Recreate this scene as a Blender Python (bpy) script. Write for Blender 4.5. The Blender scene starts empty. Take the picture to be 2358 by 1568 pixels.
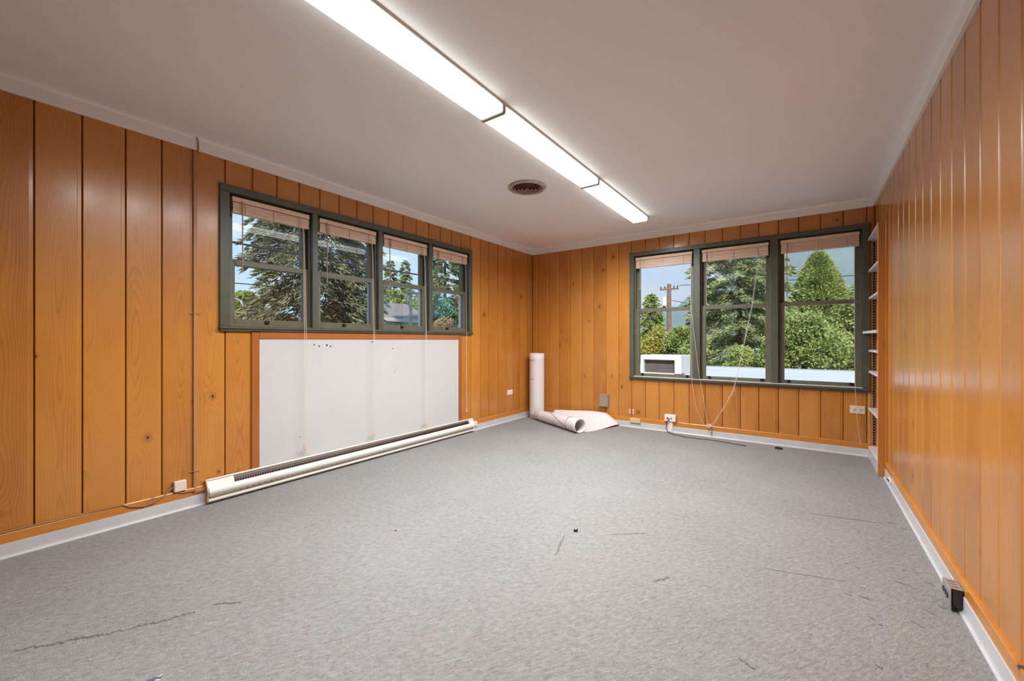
import bpy, bmesh, math, random
import numpy as np
from mathutils import Vector, Matrix

# ------------------------------------------------------------------ camera, world, sun, exposure
scene = bpy.context.scene
col = scene.collection
cam_d = bpy.data.cameras.new('camera')
cam_d.sensor_width = 36.0
cam_d.lens = 941.85 / 2358 * 36
cam_d.clip_start = 0.05
cam_d.clip_end = 3000
cam = bpy.data.objects.new('camera', cam_d)
col.objects.link(cam)
cam.location = (0, 0, 1.1076)
cam.rotation_euler = (math.pi / 2, 0, 0.62297)
scene.camera = cam

world = bpy.data.worlds.new('sky')
scene.world = world
world.use_nodes = True
wt = world.node_tree
wt.nodes.clear()


def wn(kind, **kw):
    n = wt.nodes.new(kind)
    for k, v in kw.items():
        setattr(n, k, v)
    return n


w_out = wn('ShaderNodeOutputWorld')
w_bg = wn('ShaderNodeBackground')
w_tc = wn('ShaderNodeTexCoord')
w_sep = wn('ShaderNodeSeparateXYZ')
w_ramp = wn('ShaderNodeValToRGB')
w_ramp.color_ramp.elements[0].position = 0.0
w_ramp.color_ramp.elements[0].color = (0.52, 0.70, 0.93, 1)
w_ramp.color_ramp.elements[1].position = 0.7
w_ramp.color_ramp.elements[1].color = (0.16, 0.36, 0.78, 1)
e = w_ramp.color_ramp.elements.new(0.2)
e.color = (0.37, 0.60, 0.92, 1)
w_map = wn('ShaderNodeMapping')
w_map.inputs['Scale'].default_value = (1, 1, 3.2)
w_noise = wn('ShaderNodeTexNoise')
w_noise.inputs['Scale'].default_value = 2.6
w_noise.inputs['Detail'].default_value = 6
w_noise.inputs['Roughness'].default_value = 0.55
w_cr = wn('ShaderNodeValToRGB')
w_cr.color_ramp.elements[0].position = 0.54
w_cr.color_ramp.elements[1].position = 0.74
w_mix = wn('ShaderNodeMix', data_type='RGBA')
w_mix.inputs['B'].default_value = (0.86, 0.89, 0.95, 1)
L_ = wt.links.new
L_(w_tc.outputs['Generated'], w_sep.inputs[0])
L_(w_sep.outputs['Z'], w_ramp.inputs['Fac'])
L_(w_tc.outputs['Generated'], w_map.inputs['Vector'])
L_(w_map.outputs[0], w_noise.inputs['Vector'])
L_(w_noise.outputs['Fac'], w_cr.inputs['Fac'])
L_(w_cr.outputs['Color'], w_mix.inputs['Factor'])
L_(w_ramp.outputs['Color'], w_mix.inputs['A'])
L_(w_mix.outputs['Result'], w_bg.inputs['Color'])
w_bg.inputs['Strength'].default_value = 0.70
L_(w_bg.outputs[0], w_out.inputs['Surface'])

sun_d = bpy.data.lights.new('sun_offscreen', 'SUN')
sun_d.energy = 4.0
sun_d.angle = math.radians(0.8)
sun_d.color = (1.0, 0.95, 0.86)
sun = bpy.data.objects.new('sun_offscreen', sun_d)
col.objects.link(sun)
sun.location = (6, -12, 14)
sun.rotation_euler = Vector((-0.30, 0.70, -0.62)).to_track_quat('-Z', 'Y').to_euler()

LAMP = 3.6            # brightness of the fluorescent tubes behind their lenses
LAMP_WATT = 34.0      # light thrown down by each tube pair

vs = scene.view_settings
vs.view_transform = 'Standard'
vs.look = 'None'
vs.gamma = 1.0
vs.exposure = 0.80
vs.use_curve_mapping = False
scene.cycles.max_bounces = 6
scene.cycles.diffuse_bounces = 5
scene.cycles.adaptive_threshold = 0.06
scene.cycles.glossy_bounces = 3
scene.cycles.transparent_max_bounces = 12
scene.cycles.caustics_reflective = False
scene.cycles.caustics_refractive = False
scene.cycles.sample_clamp_indirect = 6.0

# ------------------------------------------------------------------ dimensions (metres)
XL, XR, D, ZC, YB = -3.322, 0.533, 5.1515, 2.46, -2.3
rng = random.Random(7)
nrg = np.random.default_rng(11)


# ------------------------------------------------------------------ materials
class NT:
    def __init__(self, name):
        self.m = bpy.data.materials.new(name)
        self.m.use_nodes = True
        self.t = self.m.node_tree
        self.t.nodes.clear()
        self.out = self.n('ShaderNodeOutputMaterial')

    def n(self, kind, **kw):
        nd = self.t.nodes.new(kind)
        for k, v in kw.items():
            setattr(nd, k, v)
        return nd

    def put(self, sock, v):
        if isinstance(v, bpy.types.NodeSocket):
            self.t.links.new(v, sock)
        elif v is not None:
            sock.default_value = v

    def math(self, op, a, b=None, c=None, clamp=False):
        nd = self.n('ShaderNodeMath', operation=op, use_clamp=clamp)
        self.put(nd.inputs[0], a)
        self.put(nd.inputs[1], b)
        if c is not None:
            self.put(nd.inputs[2], c)
        return nd.outputs[0]

    def comb(self, x, y, z):
        nd = self.n('ShaderNodeCombineXYZ')
        for i, v in enumerate((x, y, z)):
            self.put(nd.inputs[i], v)
        return nd.outputs[0]

    def noise(self, vec, scale, detail=3, rough=0.55, dist=0.0):
        nd = self.n('ShaderNodeTexNoise')
        self.put(nd.inputs['Vector'], vec)
        nd.inputs['Scale'].default_value = scale
        nd.inputs['Detail'].default_value = detail
        nd.inputs['Roughness'].default_value = rough
        nd.inputs['Distortion'].default_value = dist
        return nd.outputs['Fac']

    def ramp(self, fac, stops):
        nd = self.n('ShaderNodeValToRGB')
        cr = nd.color_ramp
        while len(cr.elements) < len(stops):
            cr.elements.new(0.5)
        for el, (p, c) in zip(cr.elements, stops):
            el.position = p
            el.color = (*c, 1) if len(c) == 3 else c
        self.put(nd.inputs['Fac'], fac)
        return nd.outputs['Color']

    def mix(self, fac, a, b, blend='MIX'):
        nd = self.n('ShaderNodeMix', data_type='RGBA', blend_type=blend)
        self.put(nd.inputs['Factor'], fac)
        self.put(nd.inputs['A'], a if isinstance(a, bpy.types.NodeSocket) else (*a, 1))
        self.put(nd.inputs['B'], b if isinstance(b, bpy.types.NodeSocket) else (*b, 1))
        return nd.outputs['Result']

    def coords(self):
        tc = self.n('ShaderNodeTexCoord')
        sp = self.n('ShaderNodeSeparateXYZ')
        self.t.links.new(tc.outputs['Object'], sp.inputs[0])
        return tc.outputs['Object'], sp.outputs

    def rnd(self):
        return self.n('ShaderNodeObjectInfo').outputs['Random']

    def bump(self, h, strength, dist=0.002):
        nd = self.n('ShaderNodeBump')
        nd.inputs['Strength'].default_value = strength
        nd.inputs['Distance'].default_value = dist
        self.put(nd.inputs['Height'], h)
        return nd.outputs[0]

    def pbr(self, color, rough=0.5, spec=0.5, metal=0.0, normal=None, coat=0.0, coat_rough=0.1):
        b = self.n('ShaderNodeBsdfPrincipled')
        self.put(b.inputs['Base Color'], color if isinstance(color, bpy.types.NodeSocket) else (*color, 1))
        self.put(b.inputs['Roughness'], rough)
        b.inputs['Specular IOR Level'].default_value = spec
        b.inputs['Metallic'].default_value = metal
        b.inputs['Coat Weight'].default_value = coat
        b.inputs['Coat Roughness'].default_value = coat_rough
        if normal is not None:
            self.t.links.new(normal, b.inputs['Normal'])
        self.t.links.new(b.outputs[0], self.out.inputs['Surface'])
        return b


def plain(name, c, rough=0.5, spec=0.5, metal=0.0, var=0.06, scale=9.0, bump=0.0):
    """painted / plastic surface with a little cloudy variation and relief"""
    t = NT(name)
    v, _ = t.coords()
    f = t.noise(v, scale, 4)
    lo = tuple(x * (1 - var) for x in c)
    hi = tuple(min(1, x * (1 + var)) for x in c)
    colr = t.ramp(f, [(0.3, lo), (0.7, hi)])
    nrm = t.bump(t.noise(v, scale * 22, 2), bump, 0.001) if bump else None
    t.pbr(colr, rough, spec, metal, nrm)
    return t.m


def wood(name, across, along, light, dark, rough=0.34, coat=0.6, rings=118.0, knots=0.74, width=0.18, coat_rough=0.20):
    t = NT(name)
    _, s = t.coords()
    r = t.rnd()
    u, z = s[across], s[along]
    o1 = t.math('MULTIPLY', r, 53.7)
    o2 = t.math('MULTIPLY', t.math('FRACT', t.math('MULTIPLY', r, 17.31)), 91.0)
    # knots
    kv = t.n('ShaderNodeTexVoronoi', voronoi_dimensions='2D')
    kv.inputs['Scale'].default_value = 1.0
    kvec = t.comb(t.math('MULTIPLY_ADD', u, 3.3, o2), t.math('MULTIPLY_ADD', z, 2.4, o1), 0.0)
    t.put(kv.inputs['Vector'], kvec)
    kd = kv.outputs['Distance']
    ksep = t.n('ShaderNodeSeparateColor')
    t.put(ksep.inputs[0], kv.outputs['Color'])
    gate = t.math('GREATER_THAN', ksep.outputs[0], knots)
    ksize = t.math('MULTIPLY_ADD', ksep.outputs[1], 0.022, 0.012)
    bulge = t.math('MULTIPLY', gate, t.math('POWER', 2.718, t.math('MULTIPLY', kd, -9.0)))
    # growth rings of a flat-sawn board
    n_low = t.noise(t.comb(t.math('MULTIPLY', u, 1.5), o2, t.math('MULTIPLY_ADD', z, 0.75, o1)), 1.0, 2, 0.5)
    n_mid = t.noise(t.comb(t.math('MULTIPLY', u, 14.0), o1, t.math('MULTIPLY_ADD', z, 2.4, o2)), 1.0, 3, 0.6)
    xc = t.math('MULTIPLY_ADD', t.math('FRACT', t.math('MULTIPLY', r, 7.77)), 0.85 * width, 0.08 * width)
    x = t.math('SUBTRACT', u, xc) if width < 1 else t.math('SUBTRACT', t.math('PINGPONG', u, 0.06), xc)
    d = t.math('MULTIPLY_ADD', n_low, 0.17, -0.035)
    rad = t.math('SQRT', t.math('ADD', t.math('MULTIPLY', x, x), t.math('MULTIPLY', d, d)))
    rad = t.math('ADD', rad, t.math('MULTIPLY_ADD', n_mid, 0.012, t.math('MULTIPLY', bulge, 0.05)))
    ph = t.math('FRACT', t.math('MULTIPLY', rad, rings))
    ring = t.ramp(ph, [(0.0, (0.25,) * 3), (0.12, (0.0,) * 3), (0.6, (0.25,) * 3), (0.9, (1.0,) * 3), (1.0, (0.25,) * 3)])
    fib = t.noise(t.comb(t.math('MULTIPLY', u, 420.0), o1, t.math('MULTIPLY', z, 7.0)), 1.0, 2, 0.6)
    blotch = t.noise(t.comb(t.math('MULTIPLY_ADD', u, 5.0, o2), o1, t.math('MULTIPLY', z, 1.7)), 1.0, 3, 0.6)
    rb = t.n('ShaderNodeRGBToBW')
    t.put(rb.inputs[0], ring)
    fac = t.math('MULTIPLY', rb.outputs[0], t.math('MULTIPLY_ADD', blotch, 0.55, 0.06))
    fac = t.math('ADD', fac, t.math('MULTIPLY_ADD', fib, 0.26, -0.13))
    fac = t.math('ADD', fac, t.math('MULTIPLY_ADD', blotch, 0.7, -0.30))
    fac = t.math('ADD', fac, t.math('MULTIPLY_ADD', t.math('FRACT', t.math('MULTIPLY', r, 31.7)), 0.42, -0.14), clamp=True)
    c = t.mix(fac, light, dark)
    # knot heart
    inner = t.math('MULTIPLY', gate, t.math('LESS_THAN', kd, ksize))
    halo = t.math('MULTIPLY', gate, t.math('SUBTRACT', 1.0, t.math('DIVIDE', kd, t.math('MULTIPLY', ksize, 5.0)), clamp=True))
    c = t.mix(t.math('MULTIPLY', halo, 0.55), c, tuple(v * 0.45 for v in dark))
    c = t.mix(t.math('MULTIPLY', inner, 0.9), c, (0.018, 0.007, 0.003))
    nrm = t.bump(t.math('ADD', rb.outputs[0], fib), 0.10, 0.0008)
    t.pbr(c, t.math('MULTIPLY_ADD', fib, 0.12, rough - 0.06), 0.5, 0.0, nrm, coat, coat_rough)
    return t.m


M = {}
PL, PD = (0.545, 0.215, 0.034), (0.29, 0.084, 0.008)
M['plank'] = wood('pine_plank', 0, 2, PL, PD)
M['wood_y'] = wood('pine_strip_y', 2, 1, (0.60, 0.235, 0.032), (0.40, 0.13, 0.012), knots=0.97)
M['wood_x'] = wood('pine_strip_x', 2, 0, (0.60, 0.235, 0.032), (0.40, 0.13, 0.012), knots=0.97)
M['frame_z'] = wood('frame_wood_z', 1, 2, (0.36, 0.105, 0.018), (0.20, 0.046, 0.008), knots=0.98, width=2)
M['frame_y'] = wood('frame_wood_y', 2, 1, (0.42, 0.130, 0.024), (0.25, 0.060, 0.010), knots=0.98)
M['niche'] = wood('niche_wood', 0, 2, (0.55, 0.21, 0.035), (0.33, 0.10, 0.012), knots=0.6, width=2)
M['niche_side'] = wood('niche_side_wood', 0, 2, (0.52, 0.20, 0.035), (0.36, 0.11, 0.014), knots=0.95, width=2)
M['backing'] = plain('wall_backing', (0.27, 0.12, 0.045), 0.9)
M['siding'] = plain('exterior_siding', (0.72, 0.72, 0.70), 0.8)
M['white_trim'] = plain('white_trim_paint', (0.84, 0.83, 0.825), 0.4, var=0.03, scale=4, bump=0.04)
M['vinyl'] = plain('grey_white_vinyl', (0.55, 0.535, 0.55), 0.35, var=0.05, scale=6)
M['shelf'] = plain('shelf_white', (0.74, 0.67, 0.64), 0.5, var=0.05, scale=14, bump=0.05)
M['green'] = plain('olive_green_paint', (0.078, 0.080, 0.056), 0.38, var=0.14, scale=12, bump=0.10)
M['sash'] = plain('sash_olive_paint', (0.125, 0.118, 0.080), 0.36, var=0.12, scale=16, bump=0.08)
M['jamb_white'] = plain('exterior_white_jamb', (0.80, 0.79, 0.76), 0.5)
M['track'] = plain('dark_track', (0.018, 0.018, 0.016), 0.5)
M['bead'] = plain('white_bead', (0.62, 0.60, 0.54), 0.5, var=0.2, scale=30)
M['latch'] = plain('dark_latch_metal', (0.012, 0.011, 0.010), 0.35, metal=0.4)
M['board'] = plain('white_board', (0.53, 0.52, 0.50), 0.42, var=0.02, scale=2.5, bump=0.02)
M['hole'] = plain('dark_hole', (0.012, 0.008, 0.006), 0.8)
M['cream_metal'] = plain('cream_enamel', (0.74, 0.70, 0.645), 0.33, var=0.04, scale=6)
M['endcap'] = plain('heater_end_beige', (0.45, 0.33, 0.20), 0.45)
M['fin'] = plain('dark_brown_grille', (0.055, 0.028, 0.019), 0.5, metal=0.3)
M['ivory'] = plain('ivory_plastic', (0.72, 0.62, 0.49), 0.35)
M['peach'] = plain('peach_plastic', (0.70, 0.47, 0.27), 0.4)
M['offwhite'] = plain('offwhite_plastic', (0.80, 0.70, 0.64), 0.35)
M['taupe'] = plain('taupe_metal', (0.30, 0.22, 0.165), 0.4)
M['conduit'] = plain('brown_conduit', (0.42, 0.20, 0.085), 0.4)
M['cable_brown'] = plain('brown_cable', (0.33, 0.17, 0.09), 0.45)
M['cable_dark'] = plain('dark_cable', (0.022, 0.026, 0.034), 0.45)
M['cord'] = plain('white_cord', (0.75, 0.66, 0.58), 0.7)
M['cord_tan'] = plain('tan_wand', (0.42, 0.24, 0.15), 0.45)
M['tassel'] = plain('wood_tassel', (0.72, 0.50, 0.34), 0.5)
M['black'] = plain('black_plastic', (0.012, 0.010, 0.011), 0.25)
M['steel'] = plain('scuffed_steel', (0.52, 0.52, 0.55), 0.3, metal=0.7, var=0.1, scale=30)
M['housing'] = plain('lamp_housing_white', (0.62, 0.58, 0.54), 0.45)
M['endplate'] = plain('lamp_end_metal', (0.36, 0.34, 0.29), 0.4, metal=0.3)
M['vent'] = plain('vent_brown', (0.26, 0.145, 0.115), 0.4, metal=0.3, var=0.15, scale=20)
M['vent_rim'] = plain('vent_rim', (0.40, 0.33, 0.27), 0.4, metal=0.2, var=0.25, scale=14)
M['bark'] = plain('bark', (0.11, 0.075, 0.05), 0.9, var=0.35, scale=6)
M['pole'] = plain('weathered_pole', (0.20, 0.12, 0.085), 0.9, var=0.25, scale=4)
M['pole_pale'] = plain('pale_pole', (0.52, 0.44, 0.30), 0.9, var=0.15, scale=4)
M['roof_white'] = plain('white_membrane', (0.50, 0.53, 0.58), 0.7, var=0.07, scale=0.8)
M['roof_edge'] = plain('roof_edge', (0.26, 0.27, 0.28), 0.7)
M['shingle'] = plain('grey_shingle', (0.20, 0.175, 0.165), 0.9, var=0.2, scale=5)
M['cream_wall'] = plain('cream_stucco', (0.72, 0.66, 0.56), 0.9)
M['house_wall'] = plain('house_siding', (0.60, 0.61, 0.63), 0.9)
M['win_dark'] = plain('dark_house_window', (0.03, 0.035, 0.045), 0.15)
M['ac'] = plain('white_metal_box', (0.56, 0.54, 0.49), 0.5)
M['louver'] = plain('grey_louver', (0.23, 0.20, 0.19), 0.6)
M['ground'] = plain('yard_ground', (0.10, 0.13, 0.06), 1.0, var=0.3, scale=0.3)
M['wire'] = plain('black_wire', (0.03, 0.035, 0.045), 0.6)
M['galv'] = plain('galvanised', (0.62, 0.64, 0.66), 0.5)

# glass: clear pane with Fresnel reflection
t = NT('window_glass')
lw = t.n('ShaderNodeLayerWeight')
lw.inputs['Blend'].default_value = 0.5
f5 = t.math('POWER', lw.outputs['Facing'], 5.0)
fr = t.math('MULTIPLY_ADD', f5, 0.92, 0.045)
tr = t.n('ShaderNodeBsdfTransparent')
tr.inputs[0].default_value = (0.985, 0.99, 0.985, 1)
gl = t.n('ShaderNodeBsdfGlossy')
gl.inputs['Roughness'].default_value = 0.0
mx = t.n('ShaderNodeMixShader')
t.put(mx.inputs[0], fr)
t.t.links.new(tr.outputs[0], mx.inputs[1])
t.t.links.new(gl.outputs[0], mx.inputs[2])
t.t.links.new(mx.outputs[0], t.out.inputs['Surface'])
M['glass'] = t.m

# ceiling: flat paint with faint roller texture
t = NT('ceiling_paint')
v, _ = t.coords()
t.pbr(t.ramp(t.noise(v, 0.9, 3), [(0.3, (0.845, 0.845, 0.845)), (0.7, (0.875, 0.875, 0.875))]), 0.75, 0.3, 0.0,
      t.bump(t.noise(v, 140, 3), 0.12, 0.002))
M['ceiling'] = t.m

# carpet: grey low loop pile with drag marks and dents
t = NT('carpet_grey')
v, s = t.coords()
pile = t.noise(v, 210, 2, 0.7)
clump = t.noise(v, 46, 3, 0.65, 0.6)
ca_, sa_ = math.cos(math.radians(57)), math.sin(math.radians(57))
along = t.math('ADD', t.math('MULTIPLY', s[0], ca_), t.math('MULTIPLY', s[1], sa_))
acro = t.math('SUBTRACT', t.math('MULTIPLY', s[1], ca_), t.math('MULTIPLY', s[0], sa_))
streak = t.noise(t.comb(t.math('MULTIPLY', along, 26.0), t.math('MULTIPLY', acro, 95.0), 0.0), 1.0, 4, 0.7, 0.5)
wide = t.noise(v, 1.3, 4, 0.6)
f = t.math('ADD', t.math('MULTIPLY', pile, 0.36), t.math('ADD', t.math('MULTIPLY', clump, 0.26), t.math('MULTIPLY', streak, 0.48)))
f = t.math('ADD', f, t.math('MULTIPLY_ADD', wide, 0.16, -0.12))
c = t.ramp(f, [(0.30, (0.145, 0.137, 0.129)), (0.53, (0.280, 0.270, 0.260)), (0.74, (0.40, 0.390, 0.380))])
t.pbr(c, 0.95, 0.15, 0.0, t.bump(t.math('ADD', pile, t.math('MULTIPLY', t.math('ADD', streak, clump), 1.4)), 0.55, 0.006))
M['carpet'] = t.m

M['scuff_shade'] = plain('carpet_scuff_dent_shade', (0.155, 0.143, 0.130), 1.0, var=0.35, scale=120)  # dirt of the scuffs, also the painted shade in furniture dents
# rolled drawing paper
M['paper'] = plain('drawing_paper', (0.70, 0.645, 0.64), 0.55, var=0.02, scale=3)
M['ink'] = plain('printed_ink', (0.12, 0.075, 0.075), 0.7)
M['ink_red'] = plain('printed_ink_red', (0.50, 0.22, 0.20), 0.7)

# wooden slat blind
t = NT('blind_wood')
v, s = t.coords()
mp = t.n('ShaderNodeMapping')
mp.inputs['Scale'].default_value = (3, 3, 90)
t.put(mp.inputs['Vector'], v)
t.pbr(t.ramp(t.noise(mp.outputs[0], 1.6, 3), [(0.3, (0.66, 0.45, 0.335)), (0.7, (0.86, 0.66, 0.52))]), 0.5, 0.4)
M['blind'] = t.m

# lamp lens: two tubes behind a prismatic lens (object x runs across the fixture, y along it)
t = NT('lamp_lens')
_, s = t.coords()


def bell(x0, wdt):
    a = t.math('DIVIDE', t.math('SUBTRACT', s[0], x0), wdt)
    return t.math('POWER', 2.718, t.math('MULTIPLY', t.math('MULTIPLY', a, a), -1.0))


tubes = t.math('ADD', bell(-0.040, 0.021), bell(0.045, 0.021))
endf = t.math('MULTIPLY', t.math('SUBTRACT', 0.635, t.math('ABSOLUTE', s[1])), 16.0, clamp=True)
lvl = t.math('MULTIPLY', t.math('ADD', tubes, t.math('MULTIPLY', t.math('GREATER_THAN', t.math('ABSOLUTE', s[0]), 0.0795), 0.5)), endf)
grid = t.n('ShaderNodeTexChecker')
grid.inputs['Scale'].default_value = 260
stg = t.math('MULTIPLY_ADD', lvl, LAMP - 0.52, 0.52)
stg = t.math('MULTIPLY', stg, t.math('MULTIPLY_ADD', grid.outputs['Fac'], 0.06, 0.97))
em = t.n('ShaderNodeEmission')
em.inputs['Color'].default_value = (0.985, 1.0, 0.965, 1)
t.put(em.inputs['Strength'], stg)
gls = t.n('ShaderNodeBsdfPrincipled')
gls.inputs['Base Color'].default_value = (0.06, 0.06, 0.06, 1)
gls.inputs['Roughness'].default_value = 0.3
ads = t.n('ShaderNodeAddShader')
t.t.links.new(em.outputs[0], ads.inputs[0])
t.t.links.new(gls.outputs[0], ads.inputs[1])
t.t.links.new(ads.outputs[0], t.out.inputs['Surface'])
M['lens'] = t.m


def leaf(name, a, b, trans=0.35, scale=1.2):
    t = NT(name)
    v, _ = t.coords()
    f = t.math('ADD', t.math('MULTIPLY', t.noise(v, scale, 3), 0.6), t.math('MULTIPLY', t.noise(v, scale * 9, 2), 0.5))
    c = t.ramp(f, [(0.38, a), (0.68, b)])
    d = t.n('ShaderNodeBsdfDiffuse')
    tl = t.n('ShaderNodeBsdfTranslucent')
    t.put(d.inputs[0], c)
    t.put(tl.inputs[0], c)
    mx = t.n('ShaderNodeMixShader')
    mx.inputs[0].default_value = trans
    t.t.links.new(d.outputs[0], mx.inputs[1])
    t.t.links.new(tl.outputs[0], mx.inputs[2])
    t.t.links.new(mx.outputs[0], t.out.inputs['Surface'])
    return t.m


M['spruce'] = leaf('spruce_needles', (0.085, 0.100, 0.058), (0.29, 0.30, 0.185), 0.2)
M['fir'] = leaf('fir_needles', (0.10, 0.17, 0.07), (0.28, 0.34, 0.15), 0.25)
M['pine'] = leaf('pine_needles', (0.20, 0.26, 0.12), (0.46, 0.50, 0.27), 0.25)
M['cedar'] = leaf('cedar_sprays', (0.16, 0.23, 0.06), (0.44, 0.50, 0.19), 0.3)
M['green_leaf'] = leaf('green_leaves', (0.15, 0.23, 0.06), (0.47, 0.53, 0.21), 0.35, 2.0)
M['lime_leaf'] = leaf('light_green_leaves', (0.24, 0.32, 0.09), (0.50, 0.56, 0.22), 0.35)
M['gold_leaf'] = leaf('golden_leaves', (0.28, 0.27, 0.06), (0.60, 0.55, 0.16), 0.35)
M['rust_leaf'] = leaf('rusty_leaves', (0.33, 0.21, 0.10), (0.58, 0.42, 0.22), 0.35)
M['blue_green'] = leaf('blue_green_leaves', (0.05, 0.15, 0.10), (0.18, 0.33, 0.22), 0.25)
t = NT('forest_slope')
v, _ = t.coords()
f = t.math('ADD', t.math('MULTIPLY', t.noise(v, 0.016, 5, 0.65), 0.55), t.math('MULTIPLY', t.noise(v, 0.13, 3, 0.7), 0.5))
t.pbr(t.ramp(f, [(0.40, (0.045, 0.095, 0.055)), (0.62, (0.13, 0.20, 0.12))]), 1.0, 0.0)
M['forest'] = t.m


# ------------------------------------------------------------------ mesh helpers
def link(name, me, parent=None, mat=None):
    o = bpy.data.objects.new(name, me)
    col.objects.link(o)
    if mat is not None and me is not None:
        me.materials.append(mat)
    if parent is not None:
        o.parent = parent
        if parent.type == 'EMPTY':
            o.matrix_parent_inverse = Matrix.Translation(-parent.location)
    return o


def tag(o, label=None, cat=None, group=None, kind=None):
    if label:
        o['label'] = label
    if cat:
        o['category'] = cat
    if group:
        o['group'] = group
    if kind:
        o['kind'] = kind
    return o


def thing(name, loc, label, cat, group=None, kind=None):
    o = bpy.data.objects.new(name, None)
    o.empty_display_size = 0.1
    o.location = loc
    col.objects.link(o)
    return tag(o, label, cat, group, kind)


class MB:
    """collects shapes for ONE mesh object"""

    def __init__(self, T=None):
        self.bm = bmesh.new()
        self.T = T or (lambda x, y, z: (x, y, z))

    def P(self, p):
        return self.bm.verts.new(self.T(*p))

    def box(self, x0, x1, y0, y1, z0, z1, c=0.0):
        """axis box; c > 0 chamfers all edges"""
        if c <= 0:
            v = [self.P(p) for p in ((x0, y0, z0), (x1, y0, z0), (x1, y1, z0), (x0, y1, z0),
                                     (x0, y0, z1), (x1, y0, z1), (x1, y1, z1), (x0, y1, z1))]
            for q in ((0, 3, 2, 1), (4, 5, 6, 7), (0, 1, 5, 4), (1, 2, 6, 5), (2, 3, 7, 6), (3, 0, 4, 7)):
                self.bm.faces.new([v[i] for i in q])
            return self
        pts = []
        for sx in (0, 1):
            for sy in (0, 1):
                for sz in (0, 1):
                    X, Y, Z = (x0, x1)[sx], (y0, y1)[sy], (z0, z1)[sz]
                    dx, dy, dz = (c, -c)[sx], (c, -c)[sy], (c, -c)[sz]
                    pts += [(X, Y + dy, Z + dz), (X + dx, Y, Z + dz), (X + dx, Y + dy, Z)]
        v = [self.P(p) for p in pts]
        bmesh.ops.convex_hull(self.bm, input=v)
        return self

    def prism(self, poly, a0, a1, axis):
        """poly: list of 2-D points; extruded along axis ('x','y','z') from a0 to a1"""
        def mk(p, a):
            return {'x': (a, p[0], p[1]), 'y': (p[0], a, p[1]), 'z': (p[0], p[1], a)}[axis]
        A = [self.P(mk(p, a0)) for p in poly]
        B = [self.P(mk(p, a1)) for p in poly]
        n = len(poly)
        for i in range(n):
            self.bm.faces.new((A[i], A[(i + 1) % n], B[(i + 1) % n], B[i]))
        self.bm.faces.new(A)
        self.bm.faces.new(B[::-1])
        return self

    def tube(self, pts, r, n=8, caps=True):
        pts = [Vector(self.T(*p)) for p in pts]
        rings = []
        rr = r if isinstance(r, (list, tuple)) else [r] * len(pts)
        up = None
        for i, p in enumerate(pts):
            d = (pts[min(i + 1, len(pts) - 1)] - pts[max(i - 1, 0)])
            d = d.normalized() if d.length > 1e-9 else Vector((0, 0, 1))
            if up is None:
                up = d.orthogonal().normalized()
            up = (up - d * up.dot(d))
            up = up.normalized() if up.length > 1e-6 else d.orthogonal().normalized()
            sd = d.cross(up)
            rings.append([self.bm.verts.new(p + (up * math.cos(2 * math.pi * k / n) + sd * math.sin(2 * math.pi * k / n)) * rr[i]) for k in range(n)])
        for a, b in zip(rings, rings[1:]):
            for k in range(n):
                self.bm.faces.new((a[k], a[(k + 1) % n], b[(k + 1) % n], b[k]))
        if caps:
            self.bm.faces.new(rings[0][::-1])
            self.bm.faces.new(rings[-1])
        return self

    def lathe(self, prof, cx, cy, n=40):
        """prof: closed list of (radius, z) turned about the vertical through (cx, cy)"""
        rings = [[self.P((cx + r * math.cos(2 * math.pi * k / n), cy + r * math.sin(2 * math.pi * k / n), z)) for k in range(n)] for r, z in prof]
        m = len(rings)
        for i in range(m):
            a, b = rings[i], rings[(i + 1) % m]
            for k in range(n):
                self.bm.faces.new((a[k], a[(k + 1) % n], b[(k + 1) % n], b[k]))
        return self

    def grid(self, rows, thick=0.0):
        """rows of points -> sheet, given a thickness along its normals"""
        V = [[self.P(p) for p in r] for r in rows]
        fs = []
        for a, b in zip(V, V[1:]):
            for i in range(len(a) - 1):
                fs.append(self.bm.faces.new((a[i], a[i + 1], b[i + 1], b[i])))
        if thick:
            self.bm.normal_update()
            bmesh.ops.solidify(self.bm, geom=fs, thickness=thick)
        return self

    def mesh(self, name, smooth=False):
        bmesh.ops.remove_doubles(self.bm, verts=self.bm.verts, dist=1e-6)
        bmesh.ops.recalc_face_normals(self.bm, faces=self.bm.faces)
        me = bpy.data.meshes.new(name)
        self.bm.to_mesh(me)
        self.bm.free()
        if smooth:
            for p in me.polygons:
                p.use_smooth = True
        return me

    def build(self, name, mat, parent=None, smooth=False):
        return link(name, self.mesh(name, smooth), parent, mat)


def on_left(u, w, z):
    return (XL + w, u, z)


def on_far(u, w, z):
    return (u, D - w, z)


def on_right(u, w, z):
    return (XR - w, u, z)


def bx(T, u0, u1, w0, w1, z0, z1, c=0.0):
    return MB(T).box(u0, u1, w0, w1, z0, z1, c)


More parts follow.
